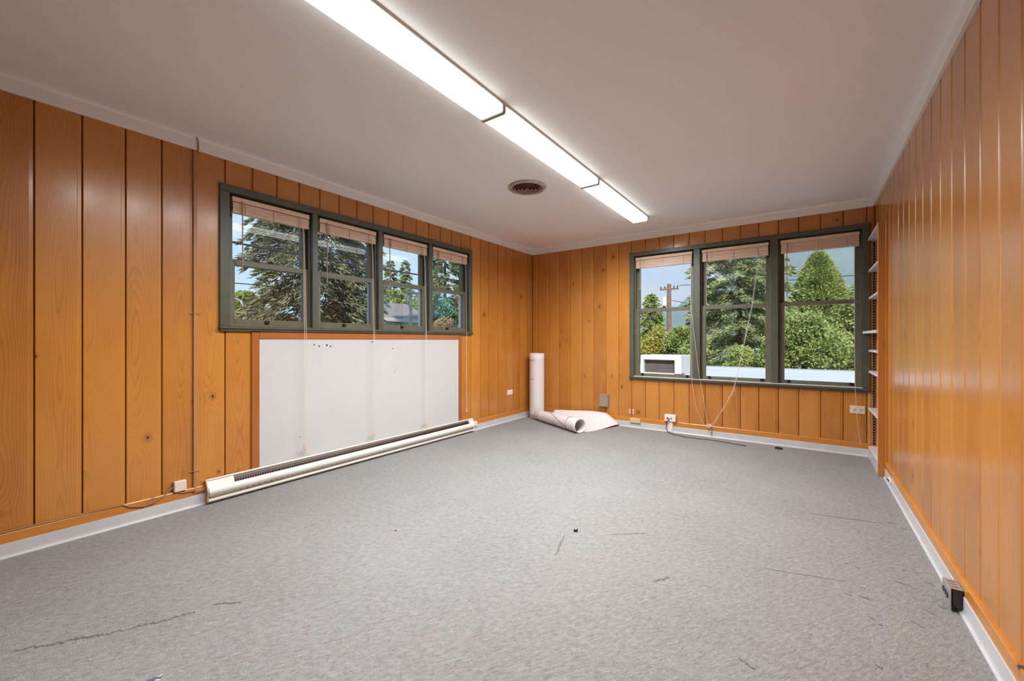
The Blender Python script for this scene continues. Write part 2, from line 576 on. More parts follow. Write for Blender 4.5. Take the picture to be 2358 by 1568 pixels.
# ------------------------------------------------------------------ room shell
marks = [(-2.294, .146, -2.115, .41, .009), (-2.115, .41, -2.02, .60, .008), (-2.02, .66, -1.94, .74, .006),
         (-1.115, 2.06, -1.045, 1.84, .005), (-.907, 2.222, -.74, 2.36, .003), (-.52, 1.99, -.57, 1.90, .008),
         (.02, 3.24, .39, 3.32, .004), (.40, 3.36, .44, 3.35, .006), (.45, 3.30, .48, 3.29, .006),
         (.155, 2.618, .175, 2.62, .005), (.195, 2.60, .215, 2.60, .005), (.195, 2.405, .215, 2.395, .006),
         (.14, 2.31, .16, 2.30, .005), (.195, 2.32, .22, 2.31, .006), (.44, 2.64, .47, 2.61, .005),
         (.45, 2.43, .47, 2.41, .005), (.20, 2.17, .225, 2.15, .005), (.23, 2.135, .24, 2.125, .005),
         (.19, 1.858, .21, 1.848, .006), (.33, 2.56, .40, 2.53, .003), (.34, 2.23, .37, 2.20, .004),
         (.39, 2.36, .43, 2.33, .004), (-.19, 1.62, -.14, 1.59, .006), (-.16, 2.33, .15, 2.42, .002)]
floor = MB().box(XL - 0.2, XR + 0.45, YB - 0.2, D + 0.2, -0.12, 0).build('floor', M['carpet'])
tag(floor, 'grey low-pile carpet floor with dark drag marks, scuffs and painted dent shading', 'floor', kind='structure')
for mk in marks:                                       # dirt scuffs, plus the shade of pile dents painted as dark patches
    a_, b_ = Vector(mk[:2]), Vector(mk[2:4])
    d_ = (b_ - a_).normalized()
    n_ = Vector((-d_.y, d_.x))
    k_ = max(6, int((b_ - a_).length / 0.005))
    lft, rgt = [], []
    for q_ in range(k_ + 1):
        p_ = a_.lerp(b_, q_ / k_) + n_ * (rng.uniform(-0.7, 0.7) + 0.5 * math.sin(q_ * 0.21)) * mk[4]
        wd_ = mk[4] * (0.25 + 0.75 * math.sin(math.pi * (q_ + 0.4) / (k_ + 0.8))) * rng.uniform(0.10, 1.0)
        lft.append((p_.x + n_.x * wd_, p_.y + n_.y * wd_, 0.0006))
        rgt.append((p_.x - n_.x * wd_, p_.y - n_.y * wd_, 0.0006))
    MB().grid([lft, rgt], 0.0008).build('scuff_dent_shade', M['scuff_shade'], floor)
vx, vy, vh = -1.995, 3.005, 0.112                      # the ceiling is open above the round vent
cm = MB().box(XL - 0.2, vx - vh, YB - 0.2, D + 0.2, ZC, ZC + 0.16).box(vx + vh, XR + 0.45, YB - 0.2, D + 0.2, ZC, ZC + 0.16)
cm.box(vx - vh, vx + vh, YB - 0.2, vy - vh, ZC, ZC + 0.16).box(vx - vh, vx + vh, vy + vh, D + 0.2, ZC, ZC + 0.16)
ceiling = cm.build('ceiling', M['ceiling'])
tag(ceiling, 'flat white painted ceiling', 'ceiling', kind='structure')

LW = dict(u0=1.122, u1=3.770, z0=1.187, z1=2.209)      # outer edges of the left window casing
FW = dict(u0=-1.835, u1=0.497, z0=0.625, z1=2.226)     # and of the far one
PT = 0.018                                             # plank thickness
m = MB(on_left)
lo, hi = 1.152, 3.745
m.box(YB - 0.15, lo, -0.15, -PT, 0, ZC).box(hi, D + 0.15, -0.15, -PT, 0, ZC)
m.box(lo, hi, -0.15, -PT, 0, 1.20).box(lo, hi, -0.15, -PT, 2.185, ZC)
wall_left = tag(m.build('wall_left', M['backing']), 'long wall of orange varnished pine planks with four-sash window', 'wall', kind='structure')
m = MB(on_far)
lo, hi = -1.806, 0.466
m.box(XL - 0.15, lo, -0.15, -PT, 0, ZC).box(hi, XR + 0.45, -0.15, -PT, 0, ZC)
m.box(lo, hi, -0.15, -PT, 0, 0.645).box(lo, hi, -0.15, -PT, 2.20, ZC)
wall_far = tag(m.build('wall_far', M['backing']), 'end wall of orange pine planks with three-sash window', 'wall', kind='structure')
m = MB(on_right)
NB = 4.475                                             # near side of the shelf niche
m.box(YB - 0.15, NB, -0.35, -PT, 0, ZC).box(NB, D + 0.1, -0.35, -PT, 2.085, ZC).box(NB, D + 0.1, -0.35, -0.27, 0, 2.085)
wall_right = tag(m.build('wall_right', M['backing']), 'glossy pine plank wall with recessed shelf niche at its end', 'wall', kind='structure')
m = MB().box(XL - 0.15, XR + 0.35, YB - 0.15, YB - PT, 0, ZC)
wall_back = tag(m.build('wall_back', M['backing']), 'pine plank wall opposite the three-sash window', 'wall', kind='structure')

_pm = {}


def plank_mesh(wd, h, mat):
    k = (round(wd, 3), round(h, 3), mat)
    if k not in _pm:
        w_ = wd
        if wd > 0.06:
            poly = [(0.0006, -PT), (0.0016, -0.0085), (0.0045, -0.0032), (0.0185, -0.0022), (0.0215, 0.0), (w_ - 0.0045, 0.0), (w_ - 0.0016, -0.0085), (w_ - 0.0006, -PT)]
        else:
            poly = [(0.0006, -PT), (0.0016, -0.006), (0.004, 0.0), (w_ - 0.0006, 0.0), (w_ - 0.0006, -PT)]
        me = MB().prism(poly, 0, h, 'z').mesh('plank')
        me.materials.append(M[mat])
        _pm[k] = me
    return _pm[k]


def plank(wall, side, u0, u1, z0, z1):
    o = bpy.data.objects.new('plank', plank_mesh(u1 - u0, z1 - z0, 'plank'))
    col.objects.link(o)
    o.parent = wall
    if side == 'left':
        o.location, o.rotation_euler = (XL, u1, z0), (0, 0, -math.pi / 2)
    elif side == 'far':
        o.location, o.rotation_euler = (u1, D, z0), (0, 0, math.pi)
    elif side == 'right':
        o.location, o.rotation_euler = (XR, u0, z0), (0, 0, math.pi / 2)
    else:
        o.location, o.rotation_euler = (u0, YB, z0), (0, 0, 0)
    return o


ZB = 0.127                                             # planks stand on the base board
lj = [0.283, 0.461, 0.643, 0.813, 0.980, 1.161, 1.337, 1.509, 1.681, 1.854, 2.028, 2.204, 2.377, 2.553, 2.728, 2.904, 3.078, 3.252, 3.428, 3.592, 3.764, 3.945, 4.115, 4.304, 4.480, 4.655, 4.826, 5.003, D]
lj = [0.283 - 0.1752 * k for k in range(14, 0, -1)] + lj
lj = [YB] + [v for v in lj if v > YB + 0.05]
for a, b in zip(lj, lj[1:]):
    if b > 1.2 and a < 3.74:
        plank(wall_left, 'left', a, b, 2.186, ZC)
        if b < 1.36 or a > 3.58:
            plank(wall_left, 'left', a, b, ZB, 1.20)
    else:
        plank(wall_left, 'left', a, b, ZB, ZC)
fj = [XL, -3.225, -3.042, -2.869, -2.691, -2.513, -2.338, -2.162, -1.987, -1.813, -1.638, -1.469, -1.295, -1.122, -0.947, -0.768, -0.590, -0.413, -0.236, -0.059, 0.121, 0.298, 0.473, XR]
for a, b in zip(fj, fj[1:]):
    if a > -1.83 and b < 0.48:
        plank(wall_far, 'far', a, b, 2.20, ZC)
        plank(wall_far, 'far', a, b, ZB, 0.645)
    else:
        plank(wall_far, 'far', a, b, ZB, ZC)
rj = [4.325, 4.147, 3.969, 3.782, 3.604, 3.429, 3.248, 3.066, 2.886, 2.711, 2.530, 2.350, 2.173, 1.997, 1.821]
rj += [1.821 - 0.1785 * k for k in range(1, 23)]
rj = sorted(v * 1.042 for v in rj if YB + 0.15 < v * 1.042 < NB - 0.06)
rj = [YB] + rj + [NB]
for a, b in zip(rj, rj[1:]):
    plank(wall_right, 'right', a, b, ZB, ZC)
hj = [NB, 4.682, 4.86, 5.04, D]
for a, b in zip(hj, hj[1:]):
    plank(wall_right, 'right', a, b, 2.085, ZC)
bj = [XL + 0.1755 * k for k in range(22)] + [XR]
for a, b in zip(bj, bj[1:]):
    plank(wall_back, 'back', a, b, ZB, ZC)

# crown trim, wooden base strips and vinyl baseboards
CP = [(0, 2.380), (0.016, 2.380), (0.021, 2.385), (0.021, 2.449), (0.030, ZC), (0, ZC)]


def strip(name, T, poly, a, b, mat, label, cat):
    mm = MB(lambda u, w, z: T(u, w, z))
    A = [mm.P((a, p[0], p[1])) for p in poly]
    B = [mm.P((b, p[0], p[1])) for p in poly]
    n = len(poly)
    for i in range(n):
        mm.bm.faces.new((A[i], A[(i + 1) % n], B[(i + 1) % n], B[i]))
    mm.bm.faces.new(A)
    mm.bm.faces.new(B[::-1])
    return tag(mm.build(name, mat), label, cat, kind='structure')


strip('trim_1', on_left, CP, YB, D, M['white_trim'], 'white crown strip above the four-sash window wall', 'trim')
strip('trim_2', on_far, CP, XL, XR, M['white_trim'], 'white crown strip above the three-sash window wall', 'trim')
strip('trim_3', on_right, CP, YB, D, M['white_trim'], 'white crown strip above the glossy shelf-niche wall', 'trim')
WB = [(-0.015, 0.0), (0.013, 0.0), (0.013, 0.122), (0.010, 0.127), (-0.015, 0.127)]
strip('trim_4', on_left, WB, YB, D, M['wood_y'], 'orange wooden base strip behind the heater', 'trim')
strip('trim_5', on_far, WB, XL, XR - 0.035, M['wood_x'], 'orange wooden base strip under the three-sash window', 'trim')
strip('trim_6', on_right, WB, YB, 4.44, M['wood_y'], 'orange wooden base strip along the glossy plank wall', 'trim')
VB = [(0.011, 0.0), (0.026, 0.0), (0.0255, 0.004), (0.019, 0.011), (0.017, 0.020), (0.0165, 0.072), (0.011, 0.074)]
strip('baseboard_left', on_left, VB, YB, D, M['vinyl'], 'grey-white vinyl baseboard running below the wall heater', 'baseboard')
strip('baseboard_far', on_far, VB, XL, XR - 0.035, M['vinyl'], 'grey-white vinyl baseboard below the three-sash window', 'baseboard')
strip('baseboard_right', on_right, VB, YB, 4.43, M['vinyl'], 'grey-white vinyl baseboard below the glossy plank wall', 'baseboard')


# ------------------------------------------------------------------ windows
def window(name, T, box, openings, zo0, zo1, g_lo, rail, g_up, label, latches, skip_right=False):
    u0, u1, z0, z1 = box['u0'], box['u1'], box['z0'], box['z1']
    cw = 0.022
    root = thing(name, T((u0 + u1) / 2, 0, z0), label, 'window', kind='structure')
    a, b = openings[0][0], openings[-1][1]
    G, S = M['green'], M['sash']
    # casing boards, mitred corners shown as butt joints with proud edges
    bx(T, u0, u1, -0.004, cw, zo1, z1, 0.003).build('head_casing', G, root)
    bx(T, u0, a, -0.004, cw, zo0, zo1, 0.003).build('side_casing', G, root)
    bx(T, b, u1, -0.004, cw, zo0, zo1, 0.003).build('side_casing', G, root)
    sl = bx(T, u0 - 0.004, u1 + (0 if skip_right else 0.004), -0.03, cw + 0.016, z0 + 0.003, zo0, 0.004).build('stool', G, root)
    bx(T, a, b, -0.03, cw + 0.0175, zo0 - 0.004, zo0 + 0.0015, 0.0006).build('stool_bead', M['bead'] if name == 'window_2' else G, sl)  # thin bead along the stool edge, off-white on the end-wall window
    bx(T, u0, u1, -0.004, cw + 0.004, z0 - 0.012, z0 + 0.004, 0.003).build('apron', G, root)
    for p, q in zip(openings, openings[1:]):
        bx(T, p[1], q[0], -0.10, cw - 0.006, zo0, zo1, 0.003).build('mullion', G, root)
    # outer frame lining the wall hole
    mm = MB(T)
    mm.box(u0 + 0.03, a, -0.15, -0.004, zo0 - 0.01, zo1 + 0.03).box(b, u1 - 0.024, -0.15, -0.004, zo0 - 0.01, zo1 + 0.03)
    mm.box(a, b, -0.15, -0.004, zo1, zo1 + 0.03)
    mm.build('frame_lining', G, root)
    bx(T, u0 + 0.03, u1 - 0.024, -0.19, -0.03, zo0 - 0.02, zo0).build('outer_sill', M['jamb_white'], root)
    for (p, q), lat in zip(openings, latches):
        mid = (p + q) / 2
        # white outer jambs, dark tracks, parting stops
        for e0, e1 in ((p, p + 0.012), (q - 0.012, q)):
            bx(T, e0, e1, -0.15, -0.079, zo0, rail[1]).build('outer_jamb', M['jamb_white'], root)
            bx(T, e0, e1, -0.112, -0.079, rail[1], zo1).build('outer_jamb', M['track'], root)
            bx(T, e0, e1, -0.036, -0.022, zo0, zo1, 0.002).build('stop_bead', S, root)
        # lower sash
        w0, w1, st = -0.074, -0.038, 0.050

        def frame(u_0, u_1, w_0, w_1, zb, zg0, zg1, zt, s_):
            f_ = MB(T)
            f_.box(u_0, u_0 + s_, w_0, w_1, zb, zt, 0.002).box(u_1 - s_, u_1, w_0, w_1, zb, zt, 0.002)
            f_.box(u_0 + s_, u_1 - s_, w_0, w_1, zb, zg0, 0.002).box(u_0 + s_, u_1 - s_, w_0, w_1, zg1, zt, 0.002)
            return f_
        ls = frame(p + 0.002, q - 0.002, w0, w1, zo0 + 0.002, g_lo[0], g_lo[1], rail[1], st).build('lower_sash', S, root)
        bx(T, p + st, q - st, -0.058, -0.054, g_lo[0] - 0.006, g_lo[1] + 0.006).build('glass_pane', M['glass'], ls)
        us = frame(p + 0.004, q - 0.004, w0 - 0.038, w1 - 0.0385, rail[0], g_up[0], g_up[1], zo1 - 0.003, st - 0.004).build('upper_sash', S, root)
        bx(T, p + st - 0.006, q - st + 0.006, -0.096, -0.092, g_up[0] - 0.006, g_up[1] + 0.006).build('glass_pane', M['glass'], us)
        # sash lift(s) on the bottom rail and cam lock on the meeting rail
        for k in lat:
            lu = p + k * (q - p)
            zl = (zo0 + g_lo[0]) / 2
            la = MB(T)
            la.box(lu - 0.016, lu + 0.016, w1 - 0.001, w1 + 0.004, zl - 0.006, zl + 0.020, 0.0012)
            la.tube([(lu - 0.012, w1 + 0.003, zl + 0.012), (lu - 0.010, w1 + 0.020, zl + 0.010), (lu, w1 + 0.024, zl + 0.002), (lu + 0.010, w1 + 0.020, zl + 0.010), (lu + 0.012, w1 + 0.003, zl + 0.012)], 0.004, 6)
            la.build('sash_lift', M['latch'], ls)
        lk = MB(T)
        lk.box(mid - 0.022, mid + 0.022, w1 - 0.022, w1 - 0.002, rail[1] - 0.001, rail[1] + 0.006, 0.001)
        lk.tube([(mid - 0.018, w1 - 0.012, rail[1] + 0.010), (mid, w1 - 0.010, rail[1] + 0.013), (mid + 0.020, w1 - 0.004, rail[1] + 0.010)], [0.004, 0.007, 0.004], 6)
        lk.build('sash_lock', M['latch'], ls)
    return root


LO = [(1.184, 1.781), (1.829, 2.426), (2.474, 3.071), (3.119, 3.716)]
FO = [(-1.779, -1.066), (-1.000, -0.303), (-0.236, 0.441)]
window('window_1', on_left, LW, LO, 1.210, 2.157, (1.264, 1.656), (1.658, 1.697), (1.700, 2.108),
       'dark olive four-sash double-hung window above the white board', [(0.45,), (0.45,), (0.45,), (0.45,)])
window('window_2', on_far, FW, FO, 0.656, 2.178, (0.692, 1.470), (1.472, 1.512), (1.514, 2.128),
       'dark olive three-sash double-hung window in the end wall', [(0.13, 0.88), (0.13, 0.88), (0.13, 0.88)], True)


# ------------------------------------------------------------------ blinds
def blind(T, p, q, ztop, zbot, wand, wand_z, cords, label, group, cord_mat='cord'):
    root = thing('wooden_blind', T((p + q) / 2, -0.01, zbot), label, 'blind', group)
    a, b = p + 0.020, q - 0.020
    bx(T, a, b, -0.036, 0.006, ztop - 0.034, ztop, 0.002).build('headrail', M['blind'], root)
    st = MB(T)
    n = 9
    hh = (ztop - 0.040 - zbot - 0.012) / n
    for k in range(n):
        z = zbot + 0.012 + hh * k
        j = rng.uniform(-0.0025, 0.0025)
        st.box(a + 0.003 + rng.uniform(0, .003), b - 0.003 - rng.uniform(0, .003), -0.036 + j, 0.002 + j, z + 0.0008, z + hh - 0.0006)
    st.build('slat_stack', M['blind'], root)
    bx(T, a + 0.002, b - 0.002, -0.036, 0.003, zbot, zbot + 0.012, 0.002).build('bottom_rail', M['blind'], root)
    for k in (0.15, 0.5, 0.85):
        u = a + (b - a) * k
        MB(T).box(u - 0.0015, u + 0.0015, 0.0035, 0.0065, zbot - 0.001, ztop - 0.030).build('ladder_cord', M['cord_tan'], root)
    if wand is not None:
        MB(T).tube([(wand, 0.010, ztop - 0.022), (wand, 0.013, ztop - 0.05), (wand, 0.013, wand_z + 0.03), (wand, 0.013, wand_z)],
                   [0.003, 0.0042, 0.0042, 0.006], 6).build('tilt_wand', M['cord_tan'], root)
    for pts, tas in cords:
        mm = MB(T).tube(pts, 0.0016, 5)
        cd = mm.build('lift_cord', M[cord_mat], root)
        if tas:
            x, w, z = pts[-1]
            MB(T).tube([(x, w, z + 0.010), (x, w, z), (x, w, z - 0.026), (x, w, z - 0.030)], [0.003, 0.0055, 0.009, 0.006], 8).build('tassel', M['tassel'], cd)
    return root


lab = ['wooden slat blind drawn up over the big spruce, nearest the conduit',
       'wooden slat blind drawn up in the second sash of the four-sash window',
       'wooden slat blind drawn up in the third sash of the four-sash window',
       'wooden slat blind whose cord hangs outside the white board, over bare planks']
for i, (p, q) in enumerate(LO):
    u = q - 0.085
    zt = [(0.262, 0.245), (0.258, 0.250), (0.258, 0.246), (0.290, 0.290)][i]
    wt_ = 0.030
    cords = [([(u, 0.008, 2.10), (u, 0.034, 1.95), (u + 0.002, 0.048, 1.2), (u - 0.001, 0.050, 0.6), (u, 0.050, zt[0])], True)]
    if i < 3:
        cords.append(([(u + 0.006, 0.008, 2.10), (u + 0.007, 0.034, 1.95), (u + 0.016, 0.048, 1.2), (u + 0.018, 0.050, 0.6), (u + 0.014, 0.050, zt[1] + 0.012)], True))
    blind(on_left, p, q, 2.138, 2.024, p + 0.082, [1.60, 1.60, 1.62, 1.62][i], cords, lab[i], 'wooden blinds of the four-sash window')
KN = (-0.901, 0.045, 0.131)
fc = [
    ([([(-1.095, 0.008, 2.06), (-1.095, 0.03, 1.9), (-1.092, 0.045, 0.9), (-1.078, 0.046, 0.60), (-1.035, 0.046, 0.34), (-0.975, 0.046, 0.18), (-0.93, 0.046, 0.125), KN], False),
      ([(-1.105, 0.008, 2.06), (-1.10, 0.03, 1.9), (-1.090, 0.046, 1.5), (-1.02, 0.048, 0.85), (-0.975, 0.048, 0.55), (-0.925, 0.048, 0.25), KN], False)], -1.70),
    ([([(-0.42, 0.008, 2.06), (-0.43, 0.03, 1.9), (-0.475, 0.046, 1.49), (-0.60, 0.048, 0.80), (-0.655, 0.048, 0.56), (-0.76, 0.048, 0.32), (-0.86, 0.048, 0.17), KN], False),
      ([(-0.41, 0.008, 2.06), (-0.42, 0.03, 1.9), (-0.47, 0.046, 1.47), (-0.595, 0.050, 0.80), (-0.648, 0.050, 0.55), (-0.765, 0.052, 0.33), (-0.85, 0.050, 0.15), KN], False),
      ([KN, (-0.89, 0.046, 0.115), (-0.884, 0.040, 0.10), (-0.882, 0.040, 0.082)], True)], -0.93),
    ([([(0.375, 0.008, 2.06), (0.378, 0.03, 1.9), (0.380, 0.046, 0.9), (0.386, 0.046, 0.60), (0.398, 0.046, 0.35), (0.418, 0.046, 0.16), (0.427, 0.046, 0.10)], False)], -0.16)]
labf = ['wooden slat blind over the rooftop unit, its cord tied to the knot',
        'wooden slat blind drawn up in the middle sash over the pine',
        'wooden slat blind drawn up beside the shelf niche']
for i, (p, q) in enumerate(FO):
    blind(on_far, p, q, 2.158, 2.022, fc[i][1], [1.75, 1.52, 1.56][i], fc[i][0], labf[i], 'wooden blinds of the three-sash window')
kn = MB()
kx, ky, kz = KN[0], D - KN[1], KN[2]
for k in range(7):
    a = k * 2.4
    r_ = 0.014 + 0.004 * (k % 3)
    pts = [(kx + r_ * math.cos(a + s_) * (1.2 if k % 2 else 0.8), ky + 0.012 * math.sin(s_ * 1.7 + k) - 0.004, kz + r_ * 0.75 * math.sin(a + s_) + 0.006 * (k % 3 - 1)) for s_ in np.linspace(0, 5.2, 12)]
    kn.tube(pts, 0.0024, 5)
tag(kn.build('cord_knot', M['cord']), 'tangled knot of white blind cords above the baseboard', 'knot')

# ------------------------------------------------------------------ white board in its wooden frame
root = thing('wall_board', (XL, 2.46, 0.15), 'large white board framed in brown wood under the four-sash window', 'board')
bd = bx(on_left, 1.376, 3.545, -0.012, 0.004, 0.10, 1.123, 0.001).build('panel', M['board'], root)
bx(on_left, 1.327, 1.380, -PT, 0.012, 0.13, 1.170, 0.002).build('frame_board', M['frame_z'], root)
bx(on_left, 3.541, 3.592, -PT, 0.012, 0.13, 1.170, 0.002).build('frame_board', M['frame_z'], root)
bx(on_left, 1.380, 3.541, -PT, 0.0122, 1.120, 1.174, 0.002).build('frame_board', M['frame_y'], root)
hm = None
for (y, z, r_) in ((1.80, 1.072, .006), (1.845, 1.060, .007), (1.912, 1.068, .008), (1.945, 1.058, .007), (2.36, 1.094, .007), (2.598, 1.028, .006), (2.62, 0.80, .004), (1.68, 0.33, .004)):
    if hm is None:
        hm = MB().lathe([(0.0, 0.0), (0.55, 0.10), (1.0, 0.0), (0.55, -0.10)], 0, 0, 10).mesh('nail_hole')
        hm.materials.append(M['hole'])
    o = bpy.data.objects.new('nail_hole', hm)
    col.objects.link(o)
    o.location, o.rotation_euler, o.scale = (XL + 0.0042, y, z), (0, math.pi / 2, 0), (r_, r_, r_)
    o.parent = bd

# ------------------------------------------------------------------ electric baseboard heater
H0, H1 = 1.040, 3.760
root = thing('baseboard_heater', (XL + 0.03, 2.4, 0.02), 'long cream electric baseboard heater with dark grille slot under white board', 'heater')
hb = MB(on_left)


def hp(poly, a, b):
    A = [hb.P((a, p[0], p[1])) for p in poly]
    B = [hb.P((b, p[0], p[1])) for p in poly]
    n = len(poly)
    for i in range(n):
        hb.bm.faces.new((A[i], A[(i + 1) % n], B[(i + 1) % n], B[i]))
    hb.bm.faces.new(A)
    hb.bm.faces.new(B[::-1])


hp([(0.013, 0.022), (0.019, 0.022), (0.019, 0.149), (0.030, 0.155), (0.030, 0.160), (0.013, 0.163)], H0, H1)
hb.build('back_panel', M['cream_metal'], root)
hb = MB(on_left)
front = [(0.050, 0.112)] + [(0.060 + 0.011 * math.sin(math.pi * k / 8), 0.108 - 0.050 * k / 8) for k in range(9)] + [(0.056, 0.057), (0.048, 0.106)]
hp(front, H0 + 0.006, H1 - 0.004)
hb.build('front_cover', M['cream_metal'], root)
hb = MB(on_left)
hp([(0.019, 0.024), (0.061, 0.020), (0.063, 0.028), (0.061, 0.033), (0.019, 0.034)], H0 + 0.004, H1 - 0.002)
hb.build('bottom_lip', M['cream_metal'], root)
hb = MB(on_left)
hp([(0.020, 0.140), (0.049, 0.104), (0.040, 0.096), (0.020, 0.100)], H0 + 0.16, H1 - 0.07)
gr = hb.build('grille', M['fin'], root)
fb = MB(on_left)
for k in range(150):
    y = H0 + 0.17 + k * (H1 - H0 - 0.25) / 150
    fb.box(y, y + 0.003, 0.030, 0.047, 0.108, 0.124)
tag(fb.build('heating_fins', M['fin'], root), kind='stuff')
hb = MB(on_left)
hp([(0.019, 0.033), (0.030, 0.033), (0.030, 0.060), (0.019, 0.060)], H0 + 0.02, H1 - 0.03)
ls_ = hb.build('lower_slot', M['cream_metal'], root)
fb = MB(on_left)
for k in range(60):
    y = H0 + 0.20 + k * 0.0405
    fb.box(y, y + 0.012, 0.029, 0.050, 0.046, 0.049)
tag(fb.build('slot_ribs', M['cream_metal'], root), kind='stuff')
for a, b in ((H0 + 0.002, H0 + 0.162), (H1 - 0.075, H1 - 0.002)):
    hb = MB(on_left)
    hp([(0.019, 0.149), (0.030, 0.152), (0.050, 0.114), (0.050, 0.060), (0.019, 0.060)], a, b)
    hb.build('end_cover', M['cream_metal'], root)
hb = MB(on_left)
hp([(0.013, 0.020), (0.062, 0.020), (0.066, 0.060), (0.071, 0.090), (0.058, 0.114), (0.032, 0.158), (0.013, 0.163)], H0 - 0.004, H0 + 0.003)
hb.build('end_plate', M['endcap'], root)
hb = MB(on_left)
hp([(0.013, 0.020), (0.062, 0.020), (0.066, 0.060), (0.071, 0.090), (0.058, 0.114), (0.032, 0.158), (0.013, 0.163)], H1 - 0.003, H1 + 0.003)
hb.build('end_plate', M['cream_metal'], root)

# ------------------------------------------------------------------ conduit, wires and boxes on the left wall
root = thing('wall_conduit', (XL, 0.982, 0.1), 'brown surface conduit running up the planks beside the heater', 'conduit')
bx(on_left, 0.974, 0.994, 0.0, 0.012, 0.098, 2.381, 0.003).build('upright', M['conduit'], root)
bx(on_left, 0.974, 1.040, 0.012, 0.024, 0.092, 0.112, 0.003).build('foot', M['conduit'], root)
for z in (2.208, 1.288, 0.235):
    MB(on_left).tube([(0.950, 0.001, z - 0.002), (0.972, 0.006, z), (0.978, 0.014, z), (0.990, 0.014, z), (0.996, 0.006, z), (1.014, 0.001, z - 0.002)], 0.0032, 6).build('clip', M['conduit'], root)
MB(on_left).tube([(0.996, 0.010, 2.372), (0.996, 0.024, 2.380), (0.996, 0.026, 2.430), (0.990, 0.032, 2.450), (0.982, 0.034, 2.457)], 0.004, 6).build('top_wire', M['cable_brown'], root)

root = thing('phone_box', (XL, 0.90, 0.13), 'small ivory telephone box on the planks beside the conduit', 'wall box')
bx(on_left, 0.868, 0.933, 0.0, 0.028, 0.128, 0.196, 0.004).build('cover', M['ivory'], root)
bx(on_left, 0.866, 0.872, 0.0, 0.020, 0.132, 0.192, 0.001).build('side_opening', M['taupe'], root)
ph = MB(on_left).tube([(YB + 0.1, 0.012, 0.131)] + [(y, 0.012, 0.131 + 0.002 * math.sin(y * 9)) for y in np.arange(-2, 0.6, 0.2)] +
                      [(0.624, 0.014, 0.128), (0.66, 0.018, 0.106), (0.723, 0.020, 0.090), (0.775, 0.020, 0.097), (0.82, 0.018, 0.122), (0.850, 0.016, 0.152), (0.869, 0.014, 0.162)], 0.0042, 6)
tag(ph.build('phone_cable', M['cable_brown']), 'thin brown cable lying on the base strip up to the ivory box', 'cable')
ph = MB(on_left).tube([(0.880, 0.012, 0.130), (0.905, 0.018, 0.116), (0.945, 0.018, 0.111), (0.985, 0.026, 0.114)], 0.004, 6)
tag(ph.build('phone_cable', M['cable_brown']), 'short brown cable from the ivory box to the conduit foot', 'cable')


def outlet(T, u0, u1, z0, z1, label, mat, sockets=2):
    r = thing('wall_outlet', T((u0 + u1) / 2, 0, z0), label, 'outlet')
    pl_ = bx(T, u0, u1, -0.001, 0.006, z0, z1, 0.002).build('cover_plate', M[mat], r)
    w_ = u1 - u0
    for k in range(sockets):
        c_ = u0 + w_ * (0.3 + 0.4 * k)
        zc_ = (z0 + z1) / 2
        s_ = MB(T)
        s_.box(c_ - w_ * 0.14, c_ + w_ * 0.14, 0.005, 0.0085, zc_ - 0.016, zc_ + 0.016, 0.0015)
        so = s_.build('socket', M[mat], r)
        h_ = MB(T)
        h_.box(c_ - 0.008, c_ + 0.004, 0.008, 0.0092, zc_ + 0.006, zc_ + 0.009).box(c_ - 0.008, c_ + 0.004, 0.008, 0.0092, zc_ - 0.009, zc_ - 0.006)
        h_.tube([(c_ + 0.010, 0.0075, zc_), (c_ + 0.010, 0.0093, zc_)], 0.0035, 8)
        h_.build('slots', M['hole'], so)
    return r


outlet(on_left, 4.512, 4.634, 0.360, 0.425, 'ivory outlet plate on the planks near the paper rolls', 'offwhite')
root = thing('junction_box', (XL, 3.82, 0.055), 'tiny ivory box on the base strip at the heater end', 'wall box')
bx(on_left, 3.786, 3.848, 0.012, 0.034, 0.056, 0.112, 0.003).build('cover', M['offwhite'], root)
bx(on_left, 3.800, 3.834, 0.033, 0.036, 0.068, 0.100, 0.001).build('lid', M['ivory'], root)

# ------------------------------------------------------------------ boxes and wires on the far wall
root = thing('control_box', (-2.18, D, 0.23), 'taupe metal control box on the planks behind the paper sheet', 'wall box')
bx(on_far, -2.243, -2.116, 0.0, 0.044, 0.230, 0.394, 0.004).build('cover', M['taupe'], root)
bx(on_far, -2.249, -2.110, 0.0, 0.006, 0.224, 0.400, 0.001).build('back_plate', M['taupe'], root)
MB(on_far).tube([(-2.172, 0.008, 0.228), (-2.170, 0.004, 0.17), (-2.170, 0.006, 0.127)], 0.004, 6).build('lead_wire', M['cable_brown'], root)
for k, u in enumerate((-1.836, -1.792)):
    r = thing('cable_clip', (u, D, 0.167), ('small white cable clip above the peach box, the one nearer the taupe box', 'small white cable clip above the peach box, the one nearer the surface outlet')[k], 'cable clip', 'pair of white clips')
    bx(on_far, u - 0.007, u + 0.007, 0.0, 0.007, 0.168, 0.230, 0.002).build('strap', M['offwhite'], r)
    MB(on_far).tube([(u, 0.004, 0.199), (u, 0.0095, 0.199)], 0.004, 8).build('nail_head', M['steel'], r)
root = thing('terminal_box', (-1.755, D, 0.06), 'peach plastic terminal box on the base strip below the clips', 'wall box')
bx(on_far, -1.822, -1.690, 0.012, 0.036, 0.062, 0.120, 0.003).build('cover', M['peach'], root)
bx(on_far, -1.816, -1.696, 0.012, 0.030, 0.058, 0.063, 0.001).build('base', M['taupe'], root)
root = thing('surface_outlet', (-1.326, D, 0.0), 'off-white surface outlet box above its white raceway under the window', 'outlet')
ob = bx(on_far, -1.395, -1.262, 0.0, 0.046, 0.130, 0.214, 0.006).build('box', M['offwhite'], root)
